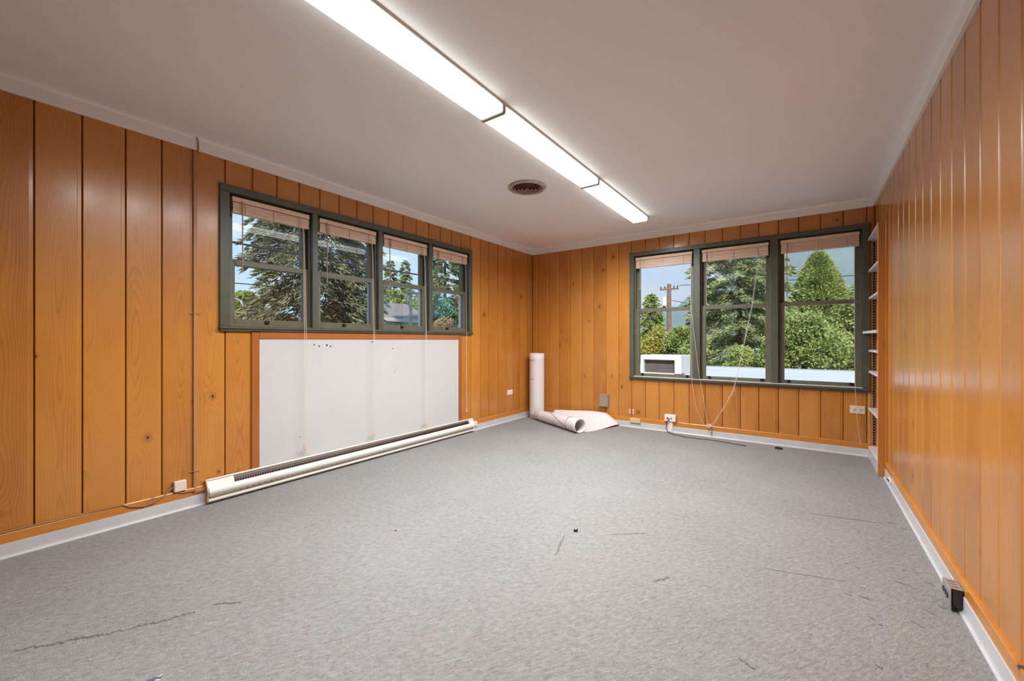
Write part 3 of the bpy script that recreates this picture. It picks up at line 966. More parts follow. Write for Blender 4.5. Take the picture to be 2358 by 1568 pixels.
for c_ in (-1.356, -1.312):
    MB(on_far).tube([(c_, 0.040, 0.170), (c_, 0.0475, 0.170)], 0.011 if c_ < -1.33 else 0.008, 12).build('opening', M['hole'], ob)
bx(on_far, -1.362, -1.300, 0.0, 0.030, 0.001, 0.132, 0.006).build('raceway', M['offwhite'], root)
cb = MB().tube([(-1.330, D - 0.048, 0.168), (-1.345, D - 0.060, 0.150), (-1.362, D - 0.066, 0.110), (-1.366, D - 0.072, 0.05), (-1.345, D - 0.085, 0.010), (-1.259, 5.015, 0.005), (-1.132, 4.955, 0.005),
                (-1.017, 4.953, 0.005), (-0.843, 4.972, 0.005), (-0.667, 4.941, 0.005), (-0.507, 4.900, 0.005)], 0.0045, 6)
tag(cb.build('floor_cable', M['cable_dark']), 'dark cable from the surface outlet lying along the carpet', 'cable')
outlet(on_far, 0.348, 0.461, 0.402, 0.478, 'ivory double outlet plate on the planks beside the shelf niche', 'ivory')
rg = MB()
R_ = [(-0.226 + 0.030 * math.cos(a), 4.992 + 0.030 * math.sin(a), 0.006) for a in np.linspace(0, 2 * math.pi, 25)]
rg.tube(R_, 0.007, 8)
rg.lathe([(0.0, 0.001), (0.026, 0.001), (0.026, 0.006), (0.0, 0.008)], -0.226, 4.992, 20)
tag(rg.build('furniture_glide', M['black'], smooth=True), 'small black ring-shaped glide lying on the carpet near the window wall', 'furniture glide')

# ------------------------------------------------------------------ paper rolls in the corner
paper_thick = 0.0012
root = thing('paper_roll', (-3.135, 4.975, 0.0), 'tall upright roll of white drawing paper standing in the corner', 'paper roll')
sp = []
cx, cy = -3.135, 4.975
for k in range(0, 61):
    a = -0.55 + k / 60 * 2 * math.pi * 2.1
    r_ = 0.108 - 0.006 * k / 60
    sp.append((cx + r_ * math.cos(a), cy + r_ * math.sin(a)))
rows = [[(x + 0.004 * (z - 0.4) * 0, y, z) for x, y in sp] for z in np.linspace(0.001, 0.925, 12)]
MB().grid(rows, paper_thick).build('sheet', M['paper'], root, True)


def ring_line(r, a0, a1, z, t_=0.0016):
    return [(cx + r * math.cos(a), cy + r * math.sin(a), z) for a in np.linspace(a0, a1, 14)]


il = MB()
il.tube(ring_line(0.1095, -2.55, -1.35, 0.83), 0.0019, 4)
il.tube(ring_line(0.1095, -2.60, -1.30, 0.045), 0.0019, 4)
il.tube(ring_line(0.1095, -2.60, -2.40, 0.875), 0.003, 4)
il.tube([(cx + 0.1095 * math.cos(-2.42), cy + 0.1095 * math.sin(-2.42), z) for z in (0.045, 0.3, 0.6, 0.83)], 0.0019, 4)
for z in (0.60, 0.22):
    il.tube(ring_line(0.1095, -2.62, -2.40, z), 0.003, 4)
il.build('printed_border', M['ink'], root)
il = MB()
il.tube(ring_line(0.1095, -1.95, -1.35, 0.565), 0.0019, 4)
il.build('printed_red_line', M['ink_red'], root)

root = thing('paper_roll', (-2.66, 4.68, 0.0), 'wide drawing sheet half rolled up, lying on the carpet at the wall', 'paper roll')
A = Vector((-3.045, 4.860, 0.0))
B = Vector((-2.185, 4.435, 0.0))
ax = (B - A).normalized()
nr = Vector((-ax.y, ax.x, 0))                 # towards the end wall
if nr.y < 0:
    nr = -nr
rows = []
NV = 26
for i in range(NV):
    s_ = i / (NV - 1)
    r_ = 0.068 + 0.018 * s_
    c0 = A.lerp(B, s_) + Vector((0, 0, r_ + 0.002))
    row = []
    # inner turns of the roll, then off its underside towards the wall
    for k in range(0, 45):
        a = -math.pi / 2 - 2 * math.pi * 1.55 * (1 - k / 44)
        rr = r_ * (0.90 + 0.10 * k / 44)
        row.append(c0 + nr * (rr * math.cos(a)) + Vector((0, 0, rr * math.sin(a))))
    base = c0 - Vector((0, 0, r_))
    # how far the loose sheet reaches
    reach = min((5.095 - base.y) / nr.y, 0.62 + 0.10 * s_)
    # right-hand corner is cut back by the curl
    for k in range(1, 19):
        q = k / 18
        p = base + nr * (reach * q) + ax * (-0.10 * q * s_ + 0.04 * q * (1 - s_))
        lift = max(0.0, q - 0.50) / 0.50
        ht = 0.158 - 0.030 * abs(s_ - 0.62) * 2.0 - (0.11 if s_ > 0.80 else 0) * ((s_ - 0.80) / 0.20 if s_ > 0.80 else 0)
        row.append(p + Vector((0, -0.02 * lift, 0.003 + ht * lift ** 1.6 + 0.012 * math.sin(q * 6 + s_ * 3) * (q * (1 - q)) * 2)))
    rows.append(row)
MB().grid(rows, paper_thick).build('sheet', M['paper'], root, True)
il = MB()


def roll_pt(s_, a, off=0.0012):
    r_ = 0.068 + 0.018 * s_
    c0 = A.lerp(B, s_) + Vector((0, 0, r_ + 0.002))
    rr = r_ + off
    return tuple(c0 + nr * (rr * math.cos(a)) + Vector((0, 0, rr * math.sin(a))))


for pts_ in ([roll_pt(0.08, a) for a in np.linspace(2.0, 4.3, 12)], [roll_pt(0.80, a) for a in np.linspace(1.2, 4.0, 14)],
             [roll_pt(0.30 + 0.5 * q, 1.55 + 1.95 * q) for q in np.linspace(0, 1, 14)], [roll_pt(0.52, a) for a in np.linspace(3.1, 4.1, 8)]):
    MB().tube(pts_, 0.0019, 4).build('printed_line', M['ink'], root)

# ------------------------------------------------------------------ shelf niche at the end of the right wall
XN = 0.478                                             # front edge of the unit
root = thing('shelf_unit', (0.62, 4.80, 0.0), 'built-in open shelf unit of pine set into the glossy wall', 'shelf unit')
MB().box(XN, 0.78, 4.450, 4.472, 0.0, 2.075, 0.002).build('side_panel', M['niche_side'], root)
MB().box(XN + 0.010, 0.78, D - 0.006, D + 0.016, 0.0, 2.085).build('end_panel', M['niche'], root)
MB().box(0.765, 0.785, 4.472, D, 0.0, 2.085).build('back_panel', M['niche_side'], root)
MB().box(XN + 0.002, 0.78, 4.472, D - 0.006, 2.055, 2.075, 0.001).build('top_panel', M['shelf'], root)
MB().box(XN - 0.001, XN + 0.003, 4.4715, 4.476, 0.02, 2.06).build('edge_strip', M['shelf'], root)
MB().box(XN + 0.009, XN + 0.013, D - 0.010, D - 0.005, 0.09, 2.06).build('edge_strip', M['shelf'], root)
MB().box(XR - 0.012, XR + 0.002, 4.430, 4.451, 0.0, 2.135, 0.003).build('trim_moulding', M['niche_side'], root)
MB().box(XN + 0.004, 0.78, 4.472, D - 0.006, 0.086, 0.106, 0.001).build('base_shelf', M['shelf'], root)
MB().box(XN + 0.004, XN + 0.022, 4.472, D - 0.006, 0.0, 0.092, 0.001).build('kick_board', M['vinyl'], root)
ps = MB().box(0.517, 0.532, D - 0.0105, D - 0.005, 0.12, 2.04).build('pilaster_strip', M['latch'], root)
pm = MB()
for k in range(72):
    z = 0.14 + k * 0.026
    pm.box(0.521, 0.528, D - 0.0112, D - 0.010, z, z + 0.009)
tag(pm.build('strip_slots', M['endplate'], ps), kind='stuff')
for z in (1.774, 1.516, 1.021, 0.822, 0.470):
    MB().box(XN + 0.006, 0.765, 4.473, D - 0.008, z - 0.019, z, 0.0012).build('shelf_board', M['shelf'], root)
sb = MB().box(-0.14, 0.14, -0.325, 0.325, -0.011, 0.011, 0.0015).build('shelf_board', M['shelf'])
sb.location, sb.rotation_euler = (0.592, 4.812, 1.186), (0.0, -0.02, 0.035)
sb.name = 'loose_shelf'
tag(sb, 'loose pale shelf board pushed askew out of the niche', 'shelf board')

# black outlet box and plug stub on the right baseboard
root = thing('floor_outlet_box', (0.50, 2.45, 0.015), 'black outlet box with steel cover on the baseboard of the glossy wall', 'outlet box')
MB().box(0.482, XR - 0.012, 2.405, 2.500, 0.014, 0.092, 0.006).build('box', M['black'], root)
MB().box(0.480, XR - 0.014, 2.410, 2.497, 0.0905, 0.0945, 0.0015).build('top_cover', M['steel'], root)
fp = MB().box(0.4755, 0.483, 2.402, 2.503, 0.010, 0.096, 0.002).build('face_plate', M['steel'], root)
for y in (2.425, 2.452, 2.480):
    MB(lambda x, y_, z: (x, y_, z)).tube([(0.4765, y, 0.056), (0.4725, y, 0.056)], 0.012, 10).build('socket', M['black'], fp)
for k, y in enumerate((2.425, 2.45, 2.475)):
    MB().box(0.488, 0.510, y, y + 0.003, 0.0943, 0.0950).build('knockout', M['black'], root)
root = thing('cable_stub', (0.495, 4.15, 0.05), 'small ivory jack with black plug stub on the baseboard end beside the shelf unit', 'plug')
MB().box(0.505, 0.519, 4.10, 4.19, 0.046, 0.072, 0.003).build('plate', M['offwhite'], root)
MB().tube([(0.506, 4.115, 0.058), (0.499, 4.13, 0.064), (0.500, 4.16, 0.062), (0.505, 4.178, 0.056)], 0.005, 6).build('plug', M['black'], root)

# bits lying on the carpet
bm_ = MB().tube([(-1.094 + 0.0, 2.150, 0.006), (-1.092, 2.142, 0.006), (-1.085, 2.138, 0.007), (-1.078, 2.142, 0.008), (-1.076, 2.152, 0.012)], [0.003, 0.006, 0.0065, 0.006, 0.003], 8)
tag(bm_.build('plastic_clip', M['black'], smooth=True), 'tiny black curved plastic clip alone in the middle of the carpet', 'clip')
M['foil'] = plain('purple_foil', (0.23, 0.20, 0.36), 0.25, metal=0.6)
root = thing('candy_wrapper', (-1.715, 0.405, 0.0), 'small crumpled purple and white wrapper at the edge of the carpet', 'wrapper')
MB().tube([(-1.712, 0.360, 0.006), (-1.713, 0.385, 0.010), (-1.715, 0.402, 0.008), (-1.718, 0.412, 0.004)], [0.004, 0.010, 0.008, 0.003], 7).build('foil', M['foil'], root)
MB().tube([(-1.718, 0.408, 0.005), (-1.722, 0.418, 0.007), (-1.724, 0.424, 0.006)], [0.002, 0.0035, 0.001], 5).build('twisted_end', M['vinyl'], root)
MB().tube([(-1.700, 0.385, 0.006), (-1.702, 0.402, 0.010), (-1.703, 0.412, 0.006)], [0.003, 0.005, 0.002], 6).build('torn_edge', M['vinyl'], root)
M['crumb'] = plain('pale_crumb', (0.50, 0.38, 0.26), 0.7)
tag(MB().tube([(-1.946, 1.535, 0.003), (-1.938, 1.540, 0.006), (-1.930, 1.545, 0.003)], [0.002, 0.005, 0.002], 6).build('wood_chip', M['crumb']), 'tiny pale orange wood chip on the carpet', 'wood chip')


# ------------------------------------------------------------------ ceiling lights and vent
def ceiling_light(y0, y1, label):
    xc, hw = -1.477, 0.081
    yc, hl = (y0 + y1) / 2, (y1 - y0) / 2
    root = thing('ceiling_light', (xc, yc, ZC), label, 'ceiling light', 'row of fluorescent ceiling lights')
    MB().box(xc - hw + 0.004, xc + hw + 0.006, y0, y1, ZC - 0.014, ZC, 0.001).build('housing', M['housing'], root)
    zb = ZC - 0.056
    prof = [(-hw, ZC - 0.013 - ZC), (hw, ZC - 0.013 - ZC), (hw, -0.048), (hw - 0.006, -0.055), (-hw + 0.006, -0.055), (-hw, -0.048)]
    mm = MB().prism(prof, -hl + 0.006, hl - 0.006, 'y').mesh('lens')
    o = bpy.data.objects.new('lens', mm)
    mm.materials.append(M['lens'])
    col.objects.link(o)
    o.parent = root                                     # object origin on the fixture axis
    for s_, y in ((1, y0), (-1, y1)):
        ya, yb = (y - 0.001, y + 0.009) if s_ > 0 else (y - 0.009, y + 0.001)
        MB().prism([(xc - hw - 0.004, ZC - 0.002), (xc + hw + 0.005, ZC - 0.002), (xc + hw + 0.005, ZC - 0.053), (xc + hw - 0.004, ZC - 0.061), (xc - hw + 0.004, ZC - 0.061), (xc - hw - 0.004, ZC - 0.053)], ya, yb, 'y').build('end_plate', M['endplate'] if y < 4.3 else M['housing'], root)
    for k in range(4):                                  # light of the tubes
        ly = yc - hl + (k + 0.5) * hl / 2
        ln_ = 'tube_light' if ly > 0.845 else 'tube_light_offscreen'   # the fixture runs on past the frame
        ld = bpy.data.lights.new(ln_, 'SPOT')
        ld.energy = LAMP_WATT
        ld.spot_size = math.radians(172)
        ld.spot_blend = 1.0
        ld.shadow_soft_size = 0.0
        ld.color = (0.935, 0.975, 1.0)
        lo_ = bpy.data.objects.new(ln_, ld)
        col.objects.link(lo_)
        lo_.parent = root
        lo_.location = (0, -hl + (k + 0.5) * hl / 2, -0.064)
    return root


ceiling_light(0.555, 1.864, 'lit fluorescent ceiling fixture at the row end away from the windows')
ceiling_light(1.864, 3.173, 'lit fluorescent ceiling fixture in the middle of the row')
ceiling_light(3.173, 4.470, 'lit fluorescent ceiling fixture at the row end near the three-sash window')

root = thing('ceiling_vent', (-1.995, 3.005, ZC), 'round brown ceiling air vent with concentric cone rings', 'vent')
vx, vy = -1.995, 3.005
MB().lathe([(0.165, ZC), (0.168, ZC - 0.006), (0.160, ZC - 0.016), (0.140, ZC - 0.020), (0.128, ZC - 0.008), (0.128, ZC)], vx, vy, 48).build('flange', M['vent_rim'], root, True)
MB().lathe([(0.110, ZC - 0.004), (0.110, ZC + 0.150), (0.0, ZC + 0.150), (0.0, ZC + 0.154), (0.112, ZC + 0.154), (0.130, ZC - 0.001), (0.130, ZC - 0.004)], vx, vy, 40).build('duct', M['vent'], root, True)
for r0, r1, zd in ((0.140, 0.126, 0.006), (0.112, 0.092, 0.012), (0.084, 0.064, 0.012), (0.054, 0.034, 0.012)):
    MB().lathe([(r1, ZC - 0.004), (r1 + 0.003, ZC - 0.004), (r0 + 0.002, ZC - 0.010 - zd), (r0 - 0.001, ZC - 0.012 - zd)], vx, vy, 40).build('cone_ring', M['vent'], root, True)
MB().lathe([(0.0, ZC - 0.010), (0.024, ZC - 0.020), (0.022, ZC - 0.023), (0.0, ZC - 0.026)], vx, vy, 24).build('centre_cap', M['vent'], root, True)


# ------------------------------------------------------------------ the outdoors
tag(MB().box(-90, 60, -40, 150, -3.6, -3.3).build('ground', M['ground']), 'grassy ground far below the windows', 'ground', kind='structure')
rf = MB().box(-9, 10, D + 0.15, 13.0, 0.18, 0.35)
rf = tag(rf.build('flat_roof', M['roof_white']), 'white flat roof outside the three-sash window', 'roof', kind='structure')
MB().box(-9, 10, 12.93, 13.06, 0.16, 0.372).build('roof_edge', M['roof_edge'], rf)
for y in (7.2, 9.1, 11.0):
    MB().box(-9, 10, y, y + 0.05, 0.348, 0.354).build('seam', M['roof_white'], rf)
tag(MB().box(-9, 10, D + 0.15, 13.0, -3.3, 0.18).build('lower_wing', M['siding']), 'lower building wing under the white flat roof', 'building', kind='structure')
tag(MB().box(XL - 0.95, XR + 0.9, YB - 0.4, D + 0.5, ZC + 0.16, ZC + 0.30).build('roof_slab', M['siding']), 'roof slab with eaves over the room', 'roof', kind='structure')

# rooftop unit
root = thing('rooftop_unit', (-2.62, 9.5, 0.35), 'white metal rooftop unit with dark slanted louvre on the flat roof', 'rooftop unit')
ux, uy, uz = -2.62, 9.40, 0.35
MB().box(ux - 0.48, ux + 0.41, uy + 0.30, uy + 0.95, uz, uz + 0.42, 0.01).build('cabinet', M['ac'], root)
hd = MB()
hd.box(ux - 0.48, ux + 0.41, uy, uy + 0.31, uz + 0.32, uz + 0.43, 0.008)
hd.box(ux - 0.48, ux - 0.41, uy, uy + 0.31, uz + 0.02, uz + 0.33, 0.006).box(ux + 0.27, ux + 0.41, uy, uy + 0.31, uz, uz + 0.33, 0.006)
hd.box(ux - 0.48, ux + 0.41, uy, uy + 0.31, uz, uz + 0.03, 0.006)
hd.build('hood', M['ac'], root)
for k in range(9):
    z = uz + 0.045 + k * 0.031
    MB().prism([(uy + 0.10, z), (uy + 0.105, z - 0.004), (uy + 0.16, z + 0.024), (uy + 0.155, z + 0.028)], ux - 0.41, ux + 0.27, 'x').build('louvre_blade', M['louver'], root)
MB().box(ux - 0.41, ux + 0.27, uy + 0.17, uy + 0.19, uz + 0.03, uz + 0.32).build('louvre_back', M['louver'], root)


def quad_mesh(name, P0, P1, P2, P3):
    n = len(P0)
    V = np.stack([P0, P1, P2, P3], 1).reshape(-1, 3).astype(np.float32)
    me = bpy.data.meshes.new(name)
    me.vertices.add(n * 4)
    me.vertices.foreach_set('co', V.ravel())
    me.loops.add(n * 4)
    me.loops.foreach_set('vertex_index', np.arange(n * 4, dtype=np.int32))
    me.polygons.add(n)
    me.polygons.foreach_set('loop_start', np.arange(0, n * 4, 4, dtype=np.int32))
    me.update(calc_edges=True)
    me.validate()
    return me


def unit(v):
    return v / np.maximum(np.linalg.norm(v, axis=1, keepdims=True), 1e-9)


def sprays(c, d, ln, wd):
    """pointed quads at c along d"""
    n = len(c)
    rv = unit(nrg.normal(size=(n, 3)))
    s = unit(np.cross(d, rv))
    ln, wd = np.asarray(ln).reshape(-1, 1), np.asarray(wd).reshape(-1, 1)
    return c, c + d * ln * 0.45 + s * wd, c + d * ln, c + d * ln * 0.45 - s * wd


def make_tree(name, base, quads, mat, trunk, label, cat, group=None, trunk_mat='bark'):
    root = thing(name, base, label, cat, group)
    me = quad_mesh('foliage', *quads)
    tag(link('foliage', me, root, M[mat]), kind='stuff')
    pts, rad = trunk
    MB().tube(pts, rad, 8).build('trunk', M[trunk_mat], root)
    return root


def conifer(base, top, R0, mat, label, nq, droop=0.35, power=0.8, spray=(0.30, 0.05), whorl=0.45, rag=0.35, low=0.10, round_top=False, group='conifers outside the windows'):
    x, y, z0 = base
    Ht = top - z0
    nb = int(Ht / whorl) * 9
    t_ = nrg.uniform(low, 1.0, nb) ** 0.9
    t_ = np.clip(t_, low, 0.995)
    az = nrg.uniform(0, 2 * np.pi, nb)
    prof = (1 - t_) ** power if not round_top else np.sqrt(np.clip(1 - ((t_ - 0.35) / 0.65) ** 2, 0, 1)) * np.where(t_ < 0.35, 0.85 + 0.4 * t_, 1)
    ln = R0 * prof * nrg.uniform(1 - rag, 1.05, nb) + 0.12
    # quads spread over branches in proportion to length
    pr = ln / ln.sum()
    bi = nrg.choice(nb, nq, p=pr)
    q = nrg.uniform(0.12, 1.0, nq) ** 0.6
    L = ln[bi]
    ca, sa = np.cos(az[bi]), np.sin(az[bi])
    zb = z0 + t_[bi] * Ht
    sag = droop * (q ** 1.6) * L - 0.12 * np.sin(q * 3.0) * L
    spread = 0.16 * L * (1.05 - q)
    off = nrg.normal(size=(nq, 3)) * np.stack([spread, spread, spread * 0.45], 1)
    c = np.stack([x + ca * q * L, y + sa * q * L, zb - sag], 1) + off
    side = nrg.uniform(-0.9, 0.9, nq)
    d = unit(np.stack([ca * np.cos(side) - sa * np.sin(side), sa * np.cos(side) + ca * np.sin(side), nrg.normal(-0.25 - droop * 0.5, 0.25, nq)], 1))
    sc = nrg.uniform(0.6, 1.25, nq)
    q4 = sprays(c, d, spray[0] * sc, spray[1] * sc)
    trunk = ([(x, y, z0), (x, y, z0 + Ht * 0.5), (x, y, top - 0.05 * Ht)], [0.024 * Ht ** 0.8, 0.014 * Ht ** 0.8, 0.02])
    return make_tree('conifer', base, q4, mat, trunk, label, 'tree', group)


def shrub(center, rad, mat, label, nq, nblob=26, size=0.11, cat='shrub', name='shrub', group='shrubs outside the windows', base_z=-3.3):
    cx_, cy_, cz_ = center
    u = unit(nrg.normal(size=(nblob, 3)))
    u[:, 2] = np.abs(u[:, 2]) * 1.1 - 0.25
    rr = nrg.uniform(0.45, 0.82, (nblob, 1))
    bc = np.array(center) + u * rr * np.array(rad)
    br = nrg.uniform(0.20, 0.44, nblob) * min(rad)
    bi = nrg.integers(0, nblob, nq)
    dirs = unit(nrg.normal(size=(nq, 3)) + np.array([0, 0, 0.25]))
    c = bc[bi] + dirs * (br[bi] * nrg.uniform(0.72, 1.08, nq))[:, None]
    d = unit(dirs * 0.7 + nrg.normal(size=(nq, 3)) * 0.7)
    sc = nrg.uniform(0.6, 1.3, nq)
    q4 = sprays(c, d, size * sc, size * 0.36 * sc)
    trunk = ([(cx_, cy_, base_z), (cx_, cy_, cz_ - rad[2] * 0.3), (cx_ + 0.1, cy_, cz_ + rad[2] * 0.4)], [0.14, 0.10, 0.03])
    return make_tree(name, (cx_, cy_, base_z), q4, mat, trunk, label, cat, group)


def cedar(base, top, R0, mat, label, nq):
    """dense crown: drooping sprays over a lumpy cone of branches"""
    x, y, z0 = base
    Ht = top - z0
    t_ = nrg.uniform(0.05, 1.0, nq)
    az = nrg.uniform(0, 2 * np.pi, nq)
    lump = 1 + 0.07 * np.sin(az * 7 + t_ * 31) + 0.06 * np.sin(az * 13 - t_ * 47) + 0.05 * np.sin(t_ * 70 + az * 3)
    r = R0 * np.clip(1 - t_ ** 2.2, 0.0, 1) ** 0.72 * lump * nrg.uniform(0.72, 1.04, nq) ** 0.7 + 0.05
    c = np.stack([x + np.cos(az) * r, y + np.sin(az) * r, z0 + t_ * Ht + nrg.normal(0, 0.06, nq)], 1)
    d = unit(np.stack([np.cos(az), np.sin(az), nrg.normal(0.25, 0.5, nq)], 1) + nrg.normal(size=(nq, 3)) * 0.45)
    sc = nrg.uniform(0.6, 1.3, nq)
    q4 = sprays(c, d, 0.22 * sc, 0.035 * sc)
    trunk = ([(x, y, z0), (x, y, z0 + Ht * 0.5), (x, y, top - 0.3)], [0.3, 0.18, 0.03])
    return make_tree('conifer', base, q4, mat, trunk, label, 'tree', 'conifers outside the windows')


# seen through the four-sash window
conifer((-14.04, 7.65, -3.3), 15.0, 2.75, 'spruce', 'huge dark spruce filling the first two sashes', 90000, 0.45, 0.45, (0.26, 0.024), 0.22, 0.30)
conifer((-31.5, 24.4, -3.3), 8.6, 1.7, 'fir', 'shorter slim fir behind the grey-roofed house', 9000, 0.2, 0.8, (0.40, 0.06), 0.4, 0.5)
conifer((-34.0, 28.2, -3.3), 9.6, 1.7, 'fir', 'taller slim fir behind the grey-roofed house', 9000, 0.2, 0.8, (0.40, 0.06), 0.4, 0.5)
conifer((-20.4, 20.4, -3.3), 10.5, 2.6, 'fir', 'open-branched fir seen through the fourth sash', 16000, 0.2, 0.6, (0.32, 0.035), 0.6, 0.5)
shrub((-34.5, 13.3, 2.4), (1.6, 1.7, 3.6), 'lime_leaf', 'light green tree beside the huge dark spruce', 14000, 34, 0.20, 'tree', 'leafy_tree')
shrub((-25.4, 20.0, 2.8), (1.4, 1.5, 2.6), 'green_leaf', 'green leafy tree behind the grey-roofed house', 14000, 36, 0.18, 'tree', 'leafy_tree')
shrub((-15.2, 15.0, 1.6), (1.1, 1.2, 2.3), 'blue_green', 'blue-green shrub below the open-branched fir', 20000, 36, 0.12)
shrub((-10.9, 10.8, 1.25), (0.42, 0.45, 0.95), 'rust_leaf', 'small rust-coloured shrub before the blue-green shrub', 7000, 18, 0.07)
shrub((-27.6, 24.6, 2.9), (1.5, 1.5, 2.6), 'green_leaf', 'green leafy tree beside the pale utility pole', 12000, 32, 0.2, 'tree', 'leafy_tree')

# seen through the three-sash window
conifer((-17.4, 57.4, -3.3), 7.6, 1.7, 'cedar', 'columnar cedar far behind the utility pole', 9000, 0.2, 0.5, (0.42, 0.09), 0.3, 0.3, round_top=True)
conifer((-2.85, 24.6, -3.3), 9.8, 3.0, 'pine', 'tall loose pine behind the white flat roof', 110000, 0.02, 0.24, (0.26, 0.022), 0.16, 0.5)
cedar((0.62, 31.0, -3.3), 6.35, 1.95, 'cedar', 'broad round-topped cedar behind the leafy trees', 60000)
shrub((-5.62, 19.4, 0.45), (1.0, 0.95, 1.5), 'gold_leaf', 'golden-green shrub behind the rooftop unit', 18000, 40, 0.10)
shrub((-4.05, 18.0, 0.6), (0.85, 0.8, 1.6), 'green_leaf', 'rounded green shrub between golden shrub and pine', 17000, 38, 0.10)
shrub((-0.05, 17.0, 0.60), (1.35, 1.2, 1.85), 'green_leaf', 'dense leafy green tree at the roof edge below the cedar', 36000, 60, 0.095, 'tree', 'leafy_tree')
shrub((1.75, 19.9, 1.2), (1.15, 1.1, 2.1), 'green_leaf', 'dense leafy green tree beyond the roof next to the niche', 26000, 46, 0.10, 'tree', 'leafy_tree')
conifer((2.1, 27.0, -3.3), 4.0, 0.8, 'cedar', 'small pointed cedar peeking over the leafy trees', 5000, 0.2, 0.7, (0.25, 0.04), 0.2, 0.3)
shrub((-2.05, 18.9, -0.1), (0.72, 0.7, 1.25), 'lime_leaf', 'low light green shrub in front of the pine', 16000, 38, 0.09)

# utility pole with transformer, wires
root = thing('utility_pole', (-11.4, 43.5, -3.3), 'brown wooden utility pole with crossarm and white transformer', 'utility pole')
MB().tube([(-11.4, 43.5, -3.3), (-11.4, 43.5, 6.9)], [0.26, 0.20], 10).build('post', M['pole'], root)
MB().box(-12.3, -10.45, 43.35, 43.50, 6.30, 6.45, 0.02).build('crossarm', M['pole'], root)
for x in (-12.2, -11.8, -10.9, -10.55):
    MB().tube([(x, 43.42, 6.45), (x, 43.42, 6.65)], [0.05, 0.07], 6).build('insulator', M['latch'], root)
MB().tube([(-11.85, 43.4, 4.70), (-11.85, 43.4, 5.60)], 0.26, 12).build('transformer', M['galv'], root)


def wire(pts, r, label, sag=0.25):
    a, b = Vector(pts[0]), Vector(pts[1])
    P_ = [tuple(a.lerp(b, k / 12) - Vector((0, 0, sag * 4 * (k / 12) * (1 - k / 12)))) for k in range(13)]
    return tag(MB().tube(P_, r, 5).build('power_line', M['wire']), label, 'power line')


wire([(-10.46, 43.42, 6.69), (9, 40, 6.2)], 0.03, 'overhead line running from the crossarm behind the pine')
wire([(-11.16, 43.5, 5.2), (6, 36, 2.0)], 0.03, 'low service line sloping down behind the pine')
wire([(-8.6, 1.0, 2.98), (-12.0, 20.0, 4.1)], 0.022, 'thick overhead line crossing in front of the spruce')
wire([(-8.4, 1.0, 4.35), (-11.6, 20.0, 5.6)], 0.012, 'thin upper overhead line in front of the spruce')
wire([(-8.5, 1.0, 1.28), (-11.5, 20.0, 1.75)], 0.03, 'low bundled line passing in front of the spruce foot', 0.1)
wire([(-8.45, 1.0, 1.42), (-11.4, 20.0, 1.90)], 0.016, 'low thin line just above the bundled line', 0.1)
wire([(-8.55, 1.0, 2.15), (-12.1, 20.0, 3.6)], 0.010, 'thin line between the thick and the bundled lines')
root = thing('utility_pole', (-15.7, 13.36, -3.3), 'pale slim utility pole in front of the grey-roofed house', 'utility pole')
MB().tube([(-15.7, 13.36, -3.3), (-15.7, 13.36, 3.7)], [0.10, 0.075], 10).build('post', M['pole_pale'], root)
MB().box(-15.85, -15.55, 12.9, 13.85, 3.4, 3.5, 0.01).build('crossarm', M['pole_pale'], root)
root = thing('street_lamp', (-28.8, 11.1, -3.3), 'white curved street lamp beside the light green tree', 'street lamp')
MB().tube([(-28.8, 11.1, -3.3), (-28.8, 11.1, 3.2), (-28.8, 10.9, 3.6), (-28.8, 10.5, 3.75)], [0.09, 0.06, 0.05, 0.045], 8).build('mast', M['galv'], root)
MB().box(-28.95, -28.65, 10.1, 10.55, 3.68, 3.80, 0.04).build('lamp_head', M['galv'], root)


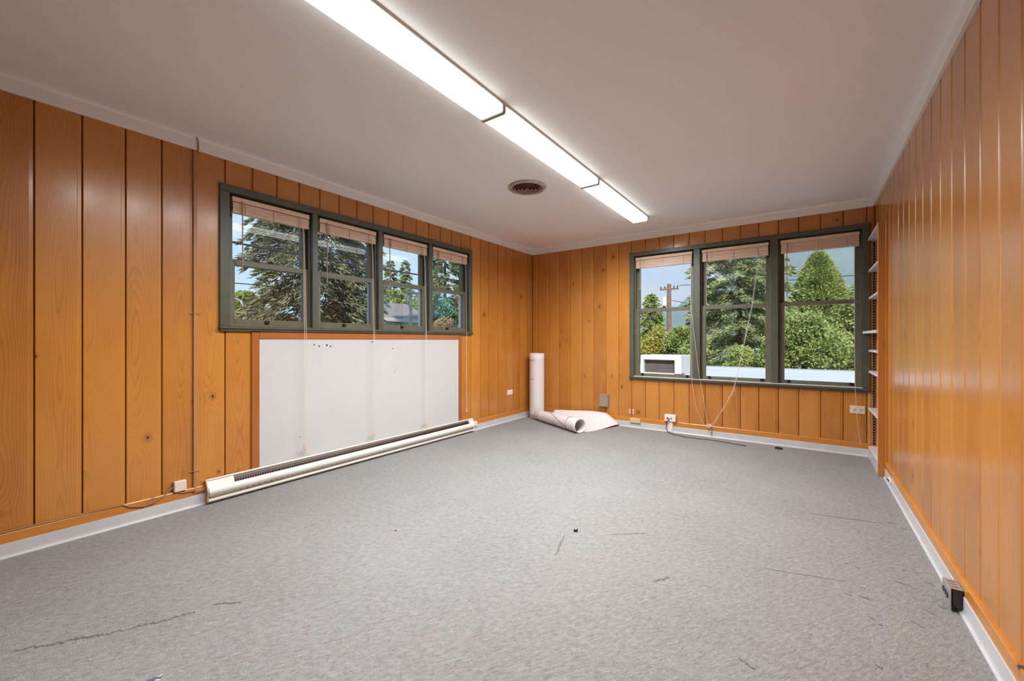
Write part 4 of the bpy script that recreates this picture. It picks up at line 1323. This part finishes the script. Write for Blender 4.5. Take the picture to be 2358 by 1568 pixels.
def house(x0, x1, y0, y1, zw, zr, label, wallm, roofm, ridge='y', eave=0.4):
    root = thing('house', ((x0 + x1) / 2, (y0 + y1) / 2, -3.3), label, 'house')
    MB().box(x0, x1, y0, y1, -3.3, zw).build('walls', M[wallm], root)
    mm = MB()
    if ridge == 'y':
        xm = (x0 + x1) / 2
        mm.prism([(x0 - eave, zw - 0.1), (xm, zr), (x1 + eave, zw - 0.1), (x1 + eave, zw + 0.02), (xm, zr + 0.14), (x0 - eave, zw + 0.02)], y0 - eave, y1 + eave, 'y')
    else:
        ym = (y0 + y1) / 2
        mm.prism([(y0 - eave, zw - 0.1), (ym, zr), (y1 + eave, zw - 0.1), (y1 + eave, zw + 0.02), (ym, zr + 0.14), (y0 - eave, zw + 0.02)], x0 - eave, x1 + eave, 'x')
    mm.build('roof', M[roofm], root)
    if ridge == 'x':
        ym = (y0 + y1) / 2
        MB().prism([(y0, zw - 0.05), (y1, zw - 0.05), (ym, zr)], x0, x1, 'x').build('gable', M[wallm], root)
    else:
        xm = (x0 + x1) / 2
        MB().prism([(x0, zw - 0.05), (x1, zw - 0.05), (xm, zr)], y0, y1, 'y').build('gable', M[wallm], root)
    MB().box(x1 + eave - 0.02, x1 + eave + 0.06, y0 - eave, y1 + eave, zw - 0.18, zw + 0.02).build('gutter', M['offwhite'], root)
    for k in range(3):
        yy = y0 + (y1 - y0) * (0.2 + 0.3 * k)
        wf = MB().box(x1 - 0.02, x1 + 0.05, yy - 0.45, yy + 0.45, zw - 1.6, zw - 0.5).build('window_frame', M['offwhite'], root)
        MB().box(x1 + 0.03, x1 + 0.07, yy - 0.36, yy + 0.36, zw - 1.5, zw - 0.6).build('window_glass', M['win_dark'], wf)
    return root


house(-23.5, -19.2, 13.2, 17.4, 2.35, 3.35, 'cream house with grey shingle roof behind the slim pole', 'cream_wall', 'shingle')
house(-44.0, -39.5, 13.6, 18.0, 2.9, 3.9, 'pale gabled house low beside the light green tree', 'house_wall', 'shingle', 'x')

# wooded mountain behind the three-sash window view
nx, ny = 90, 26
rows = []
for j in range(ny):
    v_ = j / (ny - 1)
    row = []
    for i in range(nx):
        s_ = i / (nx - 1)
        x = -420 + 1000 * s_
        y = 520 + 420 * v_
        ridge_h = 60 + 330 / (1 + math.exp(-(x + 30) / 85.0)) + 14 * math.sin(x * 0.035) + 8 * math.sin(x * 0.11 + 1)
        h = ridge_h * (v_ ** 0.85) + 7 * math.sin(x * 0.05 + y * 0.03) * v_ + nrg.normal(0, 2.2) * v_
        row.append((x, y, -6 + h))
    rows.append(row)
tag(MB().grid(rows).build('mountain', M['forest'], smooth=True), 'blue wooded mountainside far beyond the trees', 'mountain', kind='structure')

# thin valley haze between the trees and the mountain
t = NT('valley_haze')
vsx = t.n('ShaderNodeVolumeScatter')
vsx.inputs['Color'].default_value = (0.58, 0.82, 1.0, 1)
vsx.inputs['Density'].default_value = 0.0012
t.t.links.new(vsx.outputs[0], t.out.inputs['Volume'])
tag(MB().box(-600, 700, 75, 1000, -4, 420).build('haze', t.m), 'blue haze in front of the wooded mountain', 'haze', kind='structure')
